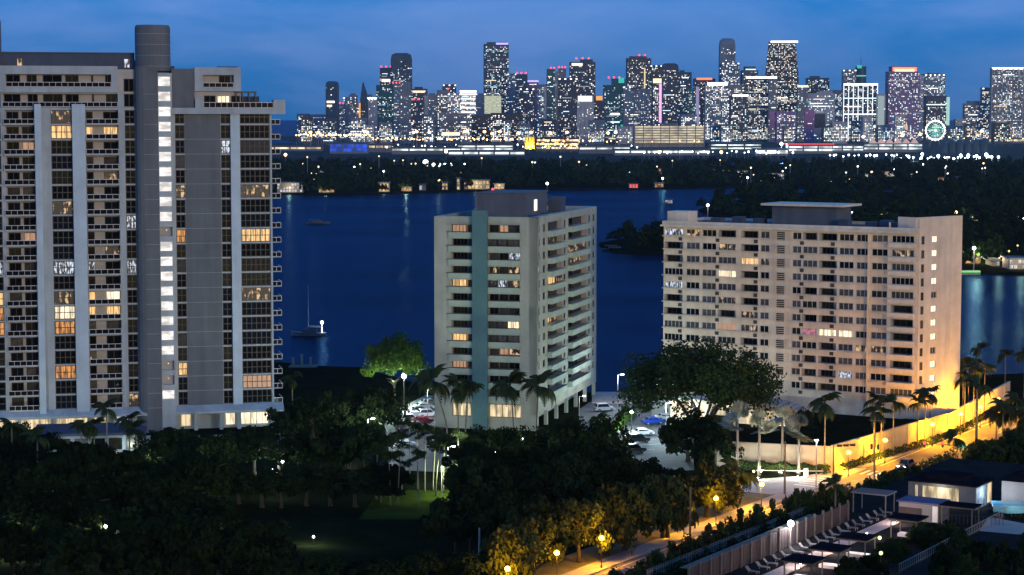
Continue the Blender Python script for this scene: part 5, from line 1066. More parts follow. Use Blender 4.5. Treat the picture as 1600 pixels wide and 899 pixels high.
# the dark park
PR = random.Random(8); PARK = []
def park_row(x0, x1, y, n, h0, h1, w0_, w1_, words, cr_=None):
    for k in range(n):
        px = x0 + (x1-x0)*(k+.5)/n + PR.uniform(-.3, .3)*(x1-x0)/n; py = y + PR.uniform(-5, 5)
        tree(px, py, PR.uniform(h0, h1), PR.uniform(w0_, w1_), '%s, %s from its left' % (words, nth(k+1)), words.replace('broad dark tree', 'dark trees'), lift=PR.uniform(.45, .56), crowns=cr_ or PR.choice([DARKC, DARKC, OPENC]))
park_row(455, 610, 694, 6, 9, 12, 9, 12, 'broad dark tree between the left tower and the car park', OPENC)
park_row(230, 455, 706, 8, 2.6, 4.4, 6, 8, 'broad dark tree low before the left tower lobby')
park_row(-10, 90, 730, 3, 6, 8, 8, 10, 'broad dark tree beside the flat roofed pavilion')
park_row(855, 945, 732, 5, 7, 9.4, 8, 11, 'broad dark tree between cream tower and parked cars', OPENC)
park_row(690, 870, 730, 6, 6, 8.2, 8, 10, 'broad dark tree before the cream tower lobby', OPENC)
park_row(220, 600, 745, 10, 7, 9, 10, 13, 'broad dark tree in the middle of the park')
park_row(-10, 220, 762, 6, 6, 8, 9, 12, 'broad dark tree below the flat roofed pavilion')
park_row(965, 1060, 782, 4, 5, 6.5, 7, 9, 'broad dark tree below the right car park')
park_row(720, 960, 780, 8, 7, 9.4, 10, 13, 'broad dark tree right of the thin palms')
park_row(-10, 330, 805, 8, 8, 11, 11, 14, 'broad dark tree in the left foreground park')
park_row(330, 600, 790, 8, 5.5, 8, 8, 11, 'broad dark tree behind the dark lawn')
park_row(730, 980, 825, 8, 9, 11, 10, 13, 'broad dark tree behind the amber street trees')
park_row(-10, 320, 860, 8, 8, 11, 11, 14, 'broad dark tree in the bottom left corner')
park_row(700, 850, 880, 5, 8, 10, 10, 12, 'broad dark tree right of the dark lawn')
park_row(-10, 420, 915, 8, 7, 9, 10, 13, 'broad dark tree cut by the bottom edge')
park_row(400, 760, 925, 6, 4, 6.5, 7, 9, 'broad dark tree low at the bottom centre')
# ---- hedges
def hedge(path, w, h, label, m=None, dens=26, leaf=.32, name='hedge'):
    R = np.random.default_rng(len(label)); V = []
    for a, b_ in zip(path[:-1], path[1:]):
        a, b_ = np.array(a[:2]), np.array(b_[:2]); d = b_-a; Ln = np.linalg.norm(d); d /= Ln; nn = np.array([-d[1], d[0]]); n = int(Ln*dens)
        t_ = R.uniform(0, Ln, n); u = R.uniform(-.5, .5, n)*w; z = h*(1-.35*np.abs(u/w*2)**2)*np.where(R.random(n) < .6, R.uniform(.8, 1.05, n), R.uniform(.05, .9, n))*(1+.15*np.sin(t_*1.7)); 
        C = np.stack([a[0]+d[0]*t_+nn[0]*u, a[1]+d[1]*t_+nn[1]*u, np.maximum(z, .05)], 1); nr = np.stack([nn[0]*u*2, nn[1]*u*2, np.full(n, .7)], 1) + R.normal(size=(n, 3))*.5; nr /= np.linalg.norm(nr, axis=1)[:, None]; V.append(leaf_quads(C, nr, leaf, R))
    c = np.mean([p[:2] for p in path], 0); V = np.concatenate(V); V[:, :, 0] -= c[0]; V[:, :, 1] -= c[1]
    o = mk(name, quads_mesh(name, V, m or M_leaf), loc=(c[0], c[1], 0)); return tag(o, label, 'hedge')
hedge([on_wall(.02, 1.0), on_wall(.97, 1.0)], 1.4, 1.3, 'low clipped hedge along the foot of the yellow wall', dens=60)
hedge([on_wall(.06, 1.0, w2, w3), on_wall(1, 1.0, w2, w3)], 1.3, 1.3, 'hedge along the far stretch of yellow wall', dens=60)
hedge([G(1150, 733)[:2], G(1296, 741)[:2]], 2.6, 1.5, 'thick hedge at the foot of the front garden wall', dens=120)
hedge([G(938, 694)[:2], G(988, 648)[:2]], 2.2, 1.6, 'brilliant green lit hedge beside parked cars', mat('pale_hedge_leaves', (.07, .14, .02), .6, .4, 1, spec=.05), dens=110)  # hedge leaves painted brighter for the lamp light falling on them
hedge([G(995, 645)[:2], G(1040, 640)[:2]], 1.6, 1.3, 'hedge at the far end of the car park', dens=80)
hedge([G(700, 742)[:2], G(735, 742)[:2]], 1.6, 1.2, 'short dark hedge at the car park exit', dens=80)
for px, py, h, lb in ((941, 676, 3.6, 'white globe lamp in the lit green hedge'), (987, 643, 4.2, 'white globe lamp at the far end of the lit hedge'), (985, 738, 2.6, 'white globe lamp low beside the parked cars')): street_lamp(px, py, lb, h, 4600 if h > 4 else 2200, (.80, 1, .86), E_globew, 'white globe lamps', .38)
# car-park pole lights
def pole_light(px, py, h, e, col, label):
    p = G(px, py); o = empty('parking_light', (p.x, p.y, 0), 0, label, 'lamp'); m = MB(); m.tube([(0, 0, 0), (0, 0, h)], [.12, .07], 6); m.tube([(0, 0, h-.1), (.9, -.3, h+.1)], .05, 5); m.build('pole', M_pole, o); m = MB(); m.box(.7, 1.3, -.5, -.1, h, h+.14); m.build('lamp_head', E_globew, o); bulb(o, (1, -.3, h-.35), e, col, .3)
pole_light(1040, 690, 7.5, 4800, (.62, .85, 1), 'parking light over the blue and white cars')
pole_light(965, 640, 7.5, 3000, (.85, .9, 1), 'parking light beside the seawall')
pole_light(668, 660, 7, 2400, (.9, .95, 1), 'parking light over the left car park row')
pole_light(575, 704, 6, 3000, (.85, 1, .9), 'parking light behind the dark trees at left car park')
pole_light(700, 752, 6, 1800, (.9, 1, .85), 'park light above the lit lawn')
pole_light(690, 775, 5, 3200, (.8, 1, .45), 'park light over the green lawn corner')
pole_light(905, 652, 4.4, 260, (.82, 1, .88), 'light under the side of the cream tower')
# flood on cream tower foot
p = G(692, 688); o = empty('ground_spotlight', (p.x, p.y, 0), 0, 'white spotlight at the cream tower foot', 'lamp'); m = MB(); m.tube([(0, 0, 0), (0, 0, .4)], [.15, .2], 8); m.build('housing', M_iron, o); m = MB(); m.ball((0, 0, .5), .16); m.build('lens', E_globew, o); bulb(o, (0, -.3, 1.0), 420, (.95, 1, 1), .2)
# cool wash at the left end of the front wall
p = G(1136, 738); o = empty('wall_washer', (p.x, p.y, 0), 0, 'cool white washer at the left end of garden wall', 'lamp'); m = MB(); m.box(-.25, .25, -.15, .15, 0, .35); m.build('housing', M_iron, o); m = MB(); m.box(-.2, .2, -.1, .1, .352, .4); m.build('lens', E_globew, o); bulb(o, (0, .2, 1.2), 420, (.7, .9, 1), .2)
# ---- entrance canopy and lobby of the wide slab
M_canopy = mat('canopy_shell', (.30, .33, .34), .6, .1, .5)
p = at(1198, 650, 388); o = empty('entrance_canopy', (p.x, 388, 0), math.radians(-22), 'white entrance pavilion with curved grey canopy behind silver palms', 'building')
m = MB(); n = 12; sp = 6.4
for k in range(n):
    x0, x1 = -sp + 2*sp*k/n, -sp + 2*sp*(k+1)/n; z = lambda x: 6.6 + 1.5*math.cos(x/sp*1.5)
    m.box(x0, x1, -3.5, 4, z((x0+x1)/2), z((x0+x1)/2)+.25)
m.build('canopy', M_canopy, o); m = MB(); m.box(-6, 6, .5, 3.8, 0, 6.4); m.build('wall', M_white, o)
for x in (-5.5, -2, 2, 5.5): m = MB(); m.tube([(x, -3, 0), (x, -3, 6.7)], .18, 8); m.build('column', M_white, o)
m = MB(); m.box(2.5, 4.3, .35, .48, 2.6, 5.0); m.build('window', E_bright, o); m = MB(); m.box(-4, -1, .35, .48, 3.0, 5.2); m.build('window', E_lobby, o)
bulb(o, (-3, -2, 5.5), 170, WARMW, .3); bulb(o, (3, -2, 5.5), 130, WARMW, .3)
p = at(1120, 648, 402); o = empty('lobby_wing', (p.x, 402, 0), math.radians(-28), 'lit low lobby wing glowing under the huge tree', 'building'); m = MB(); m.box(-10, 9, 0, 4, 0, 6.2); m.build('wall', M_white, o); m = MB(); m.box(-10.5, 9.5, -1.5, 4, 6.2, 6.6); m.build('roof', M_white, o)
for k in range(9): m = MB(); x = -9.5 + 2*k; m.box(x, x+1.6, -.1, -.02, 3.0, 5.9); m.build('window', E_lobby if k % 3 else E_bright, o)
bulb(o, (-5, -1.5, 5.0), 330, (1, .93, .8), .3); bulb(o, (3, -1.5, 5.0), 330, (1, .93, .8), .3)
p = G(1262, 690); tree(0, 0, 7.5, 5.5, 'small bright green tree right of the entrance canopy', crowns=CROWNS, P=(at(1256, 640, 386).x, 386), lift=.4, k=2)
# ---- flat roofed pavilion below the left tower
p = at(145, 690, 372); o = empty('pavilion', (p.x, 372, 0), math.radians(8), 'flat blue roofed pavilion at the foot of the left tower', 'building')
M_bluep = mat('pale_blue_render', (.22, .28, .32), .8, .12, .4)
m = MB(); m.box(-10, 8.8, 0, 11, 0, 4.2); m.build('wall', M_bluep, o); m = MB(); m.prism([(-11, -1), (9.6, -1), (9.6, 6), (7.0, 12), (-11, 12)], 4.2, 4.7); m.build('roof', M_roof, o)
m = MB(); m.box(-9.6, 8.5, -.12, -.02, .4, 1.0); m.build('light_strip', E_lobby, o)
for k in range(6): m = MB(); x = -9.5 + 3.1*k; m.box(x, x+2.4, -.1, -.02, 1.5, 3.6); m.build('window', G_dark[k % 3], o)
bulb(o, (-4, -3, 2.2), 160, COOL, .3); bulb(o, (6, -3, 2.2), 220, COOL, .3)
p = at(206, 706, 374); o = empty('garden_annex', (p.x, 374, 0), math.radians(8), 'small pale walled annex right of the blue roofed pavilion', 'building'); m = MB(); m.box(-2.2, 3, 0, 3, 0, 3.0); m.build('wall', M_bluep, o); m = MB(); m.box(-2.6, 3.4, -.4, 3.4, 3.0, 3.25); m.build('roof', M_white, o); bulb(o, (0, -1.6, 2.4), 160, (.9, 1, .8), .3)
p = at(330, 690, 385); o = empty('low_wall', (p.x, 385, 0), math.radians(8), 'long low terrace wall before the left tower', 'wall'); m = MB(); m.box(-8, 14, 0, .4, 0, 2.0); m.build('wall', M_bluep, o); m = MB(); m.box(-8.1, 14.1, -.1, .5, 2.0, 2.15); m.build('coping', M_white, o)
# lamps hidden in the park
for px, py, e, col, lb in ((25, 700, 260, (.9, 1, .8), 'small garden lamp at the far left below the tower'), (235, 748, 200, (.9, 1, .75), 'small garden lamp below the annex'), (20, 850, 220, (.85, 1, .75), 'small garden lamp at the left edge'), (140, 868, 260, (1, .9, .7), 'small garden lamp in the bottom left shrubs'), (490, 852, 160, (.9, 1, .6), 'small garden lamp on the dark lawn'), (345, 832, 160, (.8, 1, .5), 'small garden lamp left of the dark lawn'), (470, 690, 500, (.9, 1, .85), 'garden lamp behind dark trees right of left tower'), (425, 745, 160, (.8, .95, 1), 'small garden lamp in the middle of the park'), (150, 810, 160, (.9, 1, .9), 'small garden lamp amid left foreground trees')):
    p = G(px, py); o = empty('garden_lamp', (p.x, p.y, 0), 0, lb, 'lamp', 'garden lamps'); m = MB(); m.tube([(0, 0, 0), (0, 0, 1.1)], .06, 6); m.build('pole', M_iron, o); m = MB(); m.ball((0, 0, 1.22), .17, 0, 8, 6); m.build('globe', E_globew, o); bulb(o, (0, -.3, 2.2), e*5, col, .15)
# extra hidden lamp posts, added to light the park trees from beneath
for k in range(26):
    px = PR.uniform(5, 330) if k < 14 else PR.uniform(380, 600) if k < 19 else PR.uniform(740, 960); py = PR.uniform(725, 890) if k < 14 else PR.uniform(705, 790) if k < 19 else PR.uniform(700, 770)
    p = G(px, py); h = PR.uniform(3, 5); o = empty('park_lamp', (p.x, p.y, 0), 0, 'park lamp glinting through the dark trees %s' % ('at left, %s met from the left tower', 'behind the lawn, %s of that clump', 'before the cream tower, %s of that clump')[(k >= 14)+(k >= 19)] % nth(k+1 if k < 14 else k-13 if k < 19 else k-18), 'lamp', 'lamps under the park trees'); m = MB(); m.tube([(0, 0, 0), (0, 0, h)], .06, 6); m.build('pole', M_iron, o); m = MB(); m.ball((0, 0, h+.2), .22, 0, 8, 6); m.build('globe', E_globew, o); bulb(o, (0, -.45, h+.2), PR.uniform(300, 900), PR.choice([(.9, 1, .8), (.85, 1, .7), (1, .9, .75), (.85, .95, 1)]), .2)  # added hidden lamp, lights the leaves from beneath
# ---- cars
M_tyre = mat('tyre', (.012, .012, .012), .9, .2); M_cglass = mat('car_glass', (.01, .012, .015), .08, .2, spec=.4); E_head = emi('headlight', (1, .97, .9), 20); E_tail = emi('taillight', (1, .03, .02), 1.2)
def paint(n, c): return mat('car_paint_' + n, c, .28, .05, .5, spec=.6)
CP_ = dict(white=paint('white', (.55, .56, .58)), black=paint('black', (.012, .012, .014)), blue=paint('blue', (.01, .05, .40)), silver=paint('silver', (.30, .32, .34)), grey=paint('grey', (.09, .09, .10)), red=paint('red', (.25, .02, .02)))
CARM = {}
def car(P, rz, colr, label, suv=False, head=False, group='parked cars'):
    o = empty('car', (P[0], P[1], .05), rz, label, 'car', group); k = (colr, suv); h = 1.72 if suv else 1.45
    if k not in CARM:
        pr = [(-2.2, .35), (-2.25, .75), (-2.05, .95), (-1.85 if suv else -1.55, 1.0), (-1.7 if suv else -1.0, h), (.55, h+.02), (1.15, 1.02), (2.0, .88), (2.22, .65), (2.2, .35)]
        m = MB(); n = len(pr)
        for y, s in ((-.9, 1), (-.62, 2), (.62, 2), (.9, 1)):
            for (x, z) in pr: top = z > 1.1; m.v.append((x*(1 if not top else .97), (y if not top else y*(.80 if abs(y) > .7 else .98)), z if s == 2 or not top else z-.03))
        for b_ in range(3):
            for i in range(n): j = (i+1) % n; m.f.append((b_*n+i, b_*n+j, (b_+1)*n+j, (b_+1)*n+i)); m.m.append(0)
        m.f.append(tuple(range(n))); m.m.append(0); m.f.append(tuple(range(4*n-1, 3*n-1, -1))); m.m.append(0)
        gl_ = MB()
        for s in (-1, 1):
            xa = -1.62 if suv else -.98; q = [(xa-.25, 1.03), (xa+.08, h-.1), (.5, h-.1), (1.0, 1.03)]; gl_.poly([(x, s*(.905 if z < 1.1 else .745), z) for x, z in q])
        gl_.poly([(1.17, -.72, 1.04), (1.17, .72, 1.04), (.62, .6, h-.06), (.62, -.6, h-.06)]); xb = -1.83 if suv else -1.52; xt = -1.72 if suv else -1.06; gl_.poly([(xb-.03, -.7, 1.06), (xt-.04, -.58, h-.08), (xt-.04, .58, h-.08), (xb-.03, .7, 1.06)])
        wh = MB(); wh.tube([(0, -.11, 0), (0, .11, 0)], .33, 14); rm = MB(); rm.tube([(0, -.115, 0), (0, .115, 0)], .19, 10)
        hd = MB(); hd.box(-.05, .04, -.2, .2, -.09, .09)
        CARM[k] = [m.mesh('car_body', CP_[colr]), gl_.mesh('car_glass', M_cglass), wh.mesh('tyre', M_tyre), rm.mesh('rim', M_pole), hd.mesh('headlight', E_head), hd.mesh('headlight_off', M_pale), hd.mesh('taillight', E_tail if head else CP_['red'])]
    c = CARM[k]; mk('body', c[0], o); mk('windows', c[1], o)
    for x in (-1.38, 1.38):
        for y in (-.84, .84): w_ = mk('wheel', c[2], o, (x, y, .33)); mk('rim', c[3], w_)
    for y in (-.62, .62): mk('headlight', c[4] if head else c[5], o, (2.2, y, .72)); mk('taillight', c[6], o, (-2.22, y, .8))
    if head:
        for y in (-.62, .62):
            lt = bpy.data.lights.new('beam', 'SPOT'); lt.energy = 7000; lt.color = (.92, .95, 1); lt.spot_size = math.radians(46); lt.spot_blend = .8; lt.shadow_soft_size = .1; lo = bpy.data.objects.new('beam', lt); COL.objects.link(lo); lo.parent = o; lo.location = (2.35, y, .85); lo.rotation_euler = (math.radians(82), 0, math.radians(-90))
    return o
ra = math.atan2(RD.y, RD.x)
q = R0 + RD*math.hypot(0, 0); g = G(1415, 733); car((g.x, g.y), ra + math.pi, 'grey', 'dark car driving down the street with headlights on', True, True, None)
for px, py, rz, c, suv, lb in ((944, 643, .2, 'white', True, 'white car parked under the cream tower side'), (1040, 657, .15, 'white', False, 'white saloon at the back of the car park row'), (1020, 663, .2, 'blue', False, 'bright blue car in the car park'), (1004, 681, .25, 'white', False, 'white car parked nose to the green hedge'), (997, 692, .25, 'black', True, 'black car between the white cars by the hedge'), (972, 702, .3, 'white', False, 'white car nearest the camera in right car park'), (990, 708, .3, 'black', True, 'black car nearest the camera in right car park'), (1060, 650, .15, 'silver', False, 'silver car behind the big tree'), (1106, 690, .3, 'silver', True, 'silver car glimpsed right of the round tree')):
    g = G(px, py); car((g.x, g.y), rz + .12, c, lb, suv)
for px, py, c, suv, lb in ((622, 694, 'black', False, 'black car with lamp glint, nearest in left car park'), (634, 700, 'white', False, 'white car nearest the thin palms in left car park'), (640, 660, 'white', True, 'white car in the left car park row, second from trees'), (648, 653, 'silver', False, 'silver car in the left car park row'), (655, 646, 'black', False, 'black car in the left car park row'), (632, 671, 'black', True, 'black car in the left car park row nearest trees'), (662, 640, 'white', False, 'white car at the far end of left car park'), (669, 634, 'grey', False, 'grey car at the far end of left car park'), (650, 672, 'silver', True, 'silver car across the aisle in left car park'), (660, 662, 'red', False, 'dark red car across the aisle in left car park'), (668, 652, 'white', True, 'white car across the aisle beside the cream tower')):
    g = G(px, py); car((g.x, g.y), .35, c, lb, suv)
for k in range(7):
    a = G(985+k*9, 705-k*8.5); m = MB(); m.box(0, 5, -.06, .06, 0, .004); tag(m.build('bay_line', M_paint, loc=(a.x, a.y, .058), rz=.35), kind='structure')
# ---- poles and signals
def utility_pole(px, py, h, label, extra=True, m=None):
    p = G(px, py); o = empty('utility_pole', (p.x, p.y, 0), ra, label, 'pole'); b_ = MB(); b_.tube([(0, 0, 0), (0, 0, h)], [.2, .12], 8); b_.build('pole', m or M_wood, o)
    if extra:
        for s in (-.6, .6): b_ = MB(); b_.tube([(0, s, h*.52), (0, s, h*.60)], .22, 8); b_.tube([(0, 0, h*.56), (0, s, h*.56)], .05, 5); b_.build('transformer', M_iron, o)
        b_ = MB(); b_.box(-.06, .06, -1.1, 1.1, h-.6, h-.48); b_.build('crossarm', M_wood, o)
utility_pole(1366, 757, 11.5, 'dark utility pole with twin transformers beside the street')
utility_pole(1226, 774, 9, 'dark pole standing in the entrance drive', False)
utility_pole(1100, 714, 7.5, 'short pale pole before the round dark tree', False, M_pole)
utility_pole(1078, 852, 8.5, 'wooden pole on the verge beside the street lamp', False)
utility_pole(749, 905, 7, 'pale pole at the bottom edge among trees', False, M_pole)
p = G(1302, 752); o = empty('signal_mast', (p.x, p.y, 0), 0, 'dark mast arm with unlit signals at the wall corner', 'traffic signal'); m = MB(); m.tube([(0, 0, 0), (0, 0, 6.2)], [.14, .10], 8); m.tube([(0, 0, 6.0), (4, 1.2, 6.3)], [.08, .05], 6); m.build('mast', M_iron, o)
for x in (1.0, 2.2, 3.4): m = MB(); m.box(x-.45, x+.45, x*.3-.15, x*.3+.15, 5.9, 6.3); m.build('signal_head', M_iron, o)
p = G(1517, 722); o = empty('signal_mast', (p.x, p.y, 0), 0, 'pale mast arm with red signals and green street sign', 'traffic signal'); m = MB(); m.tube([(0, 0, 0), (0, 0, 3.3)], [.22, .2], 8); m.build('mast', M_pole, o); m = MB(); m.tube([(0, 0, 2.8), (-8.2, 1.5, 3.2)], [.09, .05], 6); m.build('arm', M_iron, o)
m = MB(); m.box(-2.6, -.9, .1, .16, 2.45, 3.15); m.build('street_sign', emi('lit_green_sign', (.05, .85, .55), .9), o)
for x in (-5.0, -8.3): m = MB(); m.box(x-.18, x+.18, .8, 1.1, 2.5, 3.6); m.build('signal_head', M_iron, o); m = MB(); m.ball((x, .72, 3.3), .24, 0, 8, 6); m.build('red_light', E_red, o)
p = G(1223, 745); o = empty('barrier_gate', (p.x, p.y, 0), math.radians(-4), 'white barrier arm and post across the entrance drive', 'gate'); m = MB(); m.box(3.6, 4.4, -.3, .3, 0, 1.5); m.build('post', M_white, o); m = MB(); m.box(-4.5, 3.6, -.05, .05, 1.0, 1.12); m.build('arm', M_white, o); m = MB(); m.box(4.4, 7, -.05, .05, 1.0, 1.12); m.build('counter_arm', M_white, o)
for k, px in enumerate((1177, 1188, 1217, 1246)):
    g = G(px, 743); o = empty('bollard_light', (g.x, g.y-.6, 0), 0, 'small bollard light on the entrance island, %s from left' % ('first', 'second', 'third', 'fourth')[k], 'lamp', 'bollard lights'); m = MB(); m.tube([(0, 0, 0), (0, 0, .7)], .07, 6); m.build('post', M_iron, o); m = MB(); m.ball((0, 0, .8), .2, 0, 8, 6); m.build('globe', emi('bollard_%d' % k, (1, .95, .55), 5), o); bulb(o, (0, -.4, 1.3), 140, (1, .95, .7), .15)
p = G(1140, 792); o = empty('drive_light', (G(1275, 762).x, G(1275, 762).y, 0), 0, 'tall slim white lamp over the entrance drive', 'lamp'); m = MB(); m.tube([(0, 0, 0), (0, 0, 8)], [.1, .06], 6); m.build('pole', M_pole, o); m = MB(); m.box(-.3, .3, -.2, .2, 8, 8.12); m.build('lamp_head', E_globew, o); bulb(o, (0, -.1, 7.7), 700, (1, .90, .82), .3)
# ---- boats
def boat(px, py, L_, rz, label, mast=0, lit=False, z=-1.5):
    g = G(px, py, z); o = empty('boat', (g.x, g.y, z), rz, label, 'boat'); m = MB(); h = L_/2
    rings = [(-h, .75, 1.0), (-h*.4, 1.0, .9), (h*.3, .9, 1.0), (h*.8, .4, 1.25), (h, .04, 1.4)]; bw = L_*.16; b0 = 0
    for x, wv, z_ in rings: m.v += [(x, -bw*wv, z_), (x, -bw*wv*.55, -.2), (x, bw*wv*.55, -.2), (x, bw*wv, z_)]
    for i in range(len(rings)-1):
        for j in range(3): m.f.append((i*4+j, i*4+j+1, (i+1)*4+j+1, (i+1)*4+j)); m.m.append(0)
        m.f.append((i*4, (i+1)*4, (i+1)*4+3, i*4+3)); m.m.append(0)
    m.f.append((0, 3, 2, 1)); m.m.append(0); m.build('hull', M_pale if lit else M_slate, o)
    m = MB(); m.box(-h*.5, h*.35, -bw*.6, bw*.6, .95, 2.0); m.build('cabin', M_slate, o); m = MB(); m.box(-h*.75, h*.1, -bw*.7, bw*.7, 2.5, 2.62); m.build('canopy', M_iron, o)
    for x in (-h*.7, h*.05): m = MB(); m.tube([(x, 0, .9), (x, 0, 2.5)], .05, 5); m.build('post', M_pole, o)
    if mast: m = MB(); m.tube([(0, 0, 1), (0, 0, mast)], [.12, .06], 6); m.build('mast', M_pole, o); m = MB(); m.tube([(0, 0, 2.9), (-h*.8, 0, 2.8)], .12, 6); m.build('boom', M_pole, o)
    if lit: m = MB(); m.ball((-h*.78, 0, 4.0), .5, 0, 8, 6); m.tube([(-h*.78, 0, .9), (-h*.78, 0, 3.7)], .05, 5); m.build('lantern', E_lampw, o); bulb(o, (-h*.78, -.9, 4.2), 700, (.85, .95, 1), .4)
boat(482, 525, 10.5, math.pi - .15, 'moored sailing boat with white stern lantern right of the left tower', 15, True)
boat(497, 350, 15, .05, 'dark motor launch adrift on the bay')
boat(962, 392, 14, .1, 'dark motor yacht moored at the small spit')
g = G(470, 574); o = empty('dock', (g.x, g.y, 0), 0, 'small dock with pale marker post beside the left tower', 'dock'); m = MB(); m.box(-3, 4, -1, 4, -1.4, .2); m.build('deck', M_wood, o)
for x in (-2.2, 0, 2.2): m = MB(); m.box(x-.3, x+.3, 2.5, 3.1, .2, 2.2 if x else 2.9); m.build('post', M_pale, o)
# ================================================================ pool deck, bottom right (aligned with the street)
AR = math.atan2(RN.y, RN.x)
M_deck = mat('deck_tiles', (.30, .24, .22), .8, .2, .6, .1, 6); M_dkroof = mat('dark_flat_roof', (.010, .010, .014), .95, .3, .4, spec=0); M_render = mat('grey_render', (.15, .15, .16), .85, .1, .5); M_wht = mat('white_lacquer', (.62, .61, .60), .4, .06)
M_purple = mat('plum_boards', (.028, .018, .022), .8, .3, 1.5, .2, 6)
ZD = 4.0
def GD(px, py): return G(px, py, ZD)
def fr(px, py): d = GD(px, py).xy - R0; return d.dot(RD), d.dot(RN)
def block(name, px, py, wx, wy, h, label, wallm, roofm, cat='building', over=.3):
    """px,py foot of the front right corner; extends left (-x) and back (+y)"""
    g = GD(px, py); o = empty(name, (g.x, g.y, ZD), AR, label, cat); m = MB(); m.box(-wx, 0, 0, wy, 0, h); m.build('wall', wallm, o); m = MB(); m.box(-wx-over, over, -over, wy+over, h, h+.22); m.build('roof', roofm, o); return o
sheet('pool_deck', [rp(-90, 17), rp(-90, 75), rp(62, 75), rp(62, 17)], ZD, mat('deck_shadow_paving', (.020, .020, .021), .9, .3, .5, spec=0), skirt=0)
o = block('pool_house', 1524, 798, 10.5, 7.5, 3.5, 'grey pool house with lit front opening and blue mural side', M_render, M_dkroof)
m = MB(); m.box(-8.2, -2.6, -.06, -.01, .4, 3.0); m.build('lit_opening', E_lobby, o); m = MB(); m.box(-9.4, -9.0, -.06, -.01, 1.2, 3.0); m.build('lit_slit', E_lobby, o)
mm = bpy.data.materials.new('blue_mural'); mm.use_nodes = True; t = mm.node_tree; b = t.nodes['Principled BSDF']; nz = t.nodes.new('ShaderNodeTexVoronoi'); nz.inputs['Scale'].default_value = 1.1; rp_ = t.nodes.new('ShaderNodeValToRGB'); rp_.color_ramp.elements[0].color = (.02, .10, .22, 1); rp_.color_ramp.elements[1].color = (.45, .55, .6, 1); tcx = t.nodes.new('ShaderNodeTexCoord'); t.links.new(tcx.outputs['Object'], nz.inputs[0]); t.links.new(nz.outputs[0], rp_.inputs[0]); t.links.new(rp_.outputs[0], b.inputs['Base Color'])
m = MB(); m.box(.01, .06, .2, 5, .1, 3.3); m.build('mural', mm, o); m = MB(); m.box(.01, .05, 5.3, 7.2, .3, 3.2); m.build('lit_opening', E_lobby, o); m = MB(); m.box(-8.8, -2.5, 2, 6, 3.72, 4.5); m.build('roof_box', M_dkroof, o); bulb(o, (1.6, 2.5, 2.4), 150, (.85, .95, 1), .2); bulb(o, (-5.4, -1.2, 2.4), 160, WARMW, .3)
o = block('pool_kiosk', 1466, 818, 6.0, 4.0, 2.6, 'small grey kiosk with dark blue roof before the pool house', M_render, mat('navy_roof', (.02, .03, .11), .6, .2, .4))
m = MB(); m.box(-.9, -.1, -.05, -.01, .1, 2.4); m.build('door', M_wht, o); m = MB(); m.box(-6, -2.5, -.05, -.01, .6, 1.9); m.build('counter_opening', M_purple, o); bulb(o, (-1.0, -2.0, 2.6), 40, WARMW, .2)
def pergola(px, py, wx, wy, h, label, light=0, solid=False, name='pergola', m_=None):
    g = GD(px, py); o = empty(name, (g.x, g.y, ZD), AR, label, 'pergola')
    for x in (-wx, -.15):
        for y in (0, wy-.15): m = MB(); m.box(x, x+.15, y, y+.15, 0, h); m.build('post', m_ or M_wood, o)
    m = MB(); m.box(-wx-.2, .2, -.2, -.05, h, h+.2); m.box(-wx-.2, .2, wy+.05, wy+.2, h, h+.2); m.box(-wx-.2, -wx-.05, -.05, wy+.05, h, h+.2); m.box(.05, .2, -.05, wy+.05, h, h+.2); m.build('beam', m_ or M_wood, o)
    if solid: m = MB(); m.box(-wx-.3, .3, -.3, wy+.3, h+.2, h+.34); m.build('roof', M_dkroof, o)
    else:
        n = int(wx/.4)
        sm = MB(); sm.box(0, .1, -.04, wy+.04, h+.06, h+.2); sme = sm.mesh('slat', m_ or M_wood)
        for k in range(n): mk('slat', sme, o, (-wx + wx*k/n + .05, 0, 0))
    if light: bulb(o, (-wx/2, wy/2-.3, h-.4), light, (1, .72, .55), .2)
    return o
pergola(1519, 824, 4.6, 3.0, 2.5, 'dark pergola in front of the lit pool house', 0, True)
pergola(1384, 806, 5.2, 3.6, 2.9, 'slatted grey pergola beside the street hedge', 0, False, m_=mat('grey_pergola_paint', (.14, .145, .15), .7, .15))
for k, (px, py, lb) in enumerate(((1432, 846, 'dark roofed cabana at the far end of the pale path'), (1352, 878, 'dark roofed cabana second along the pale path'), (1310, 896, 'dark roofed cabana third along the pale path'), (1268, 915, 'dark roofed cabana nearest the bottom edge'))):
    o = pergola(px, py, 3.8, 3.6, 2.6, lb, 160, True, 'cabana'); o['category'] = 'cabana'; o['group'] = 'cabanas along the path'
    m = MB(); m.box(-3.4, -.4, 1.6, 3.0, .06, .5); m.build('daybed', M_wht, o)
    g2 = empty('path_light', (*rp(-30 + fr(1206, 897)[0]*0 + (fr(1416, 809)[0]-fr(1206, 897)[0])*(3.4-k)/3.9 + fr(1206, 897)[0] + 30, (fr(1206, 897)[1]+fr(1416, 809)[1])/2 + 1.35), ZD), 0, 'low path light beside %s' % lb.replace('dark roofed ', 'the '), 'lamp', 'path lights'); m = MB(); m.tube([(0, 0, 0), (0, 0, .6)], .06, 6); m.build('post', M_iron, g2); m = MB(); m.ball((0, 0, .68), .13, 0, 8, 6); m.build('globe', E_globew, g2); bulb(g2, (0, 0, 1.2), 420, (1, .70, .56), .12)
s0, wv0 = fr(1206, 897); s1, wv1 = fr(1416, 809)
nt_ = 34
pth = empty('path', (*rp(0, 0), ZD), 0); tag(pth, kind='structure')
tl = MB(); tl.box(-1.22, 1.22, 0, (s1-s0+26)/nt_-.05, 0, .05); tlm = tl.mesh('paving_slab', M_deck)
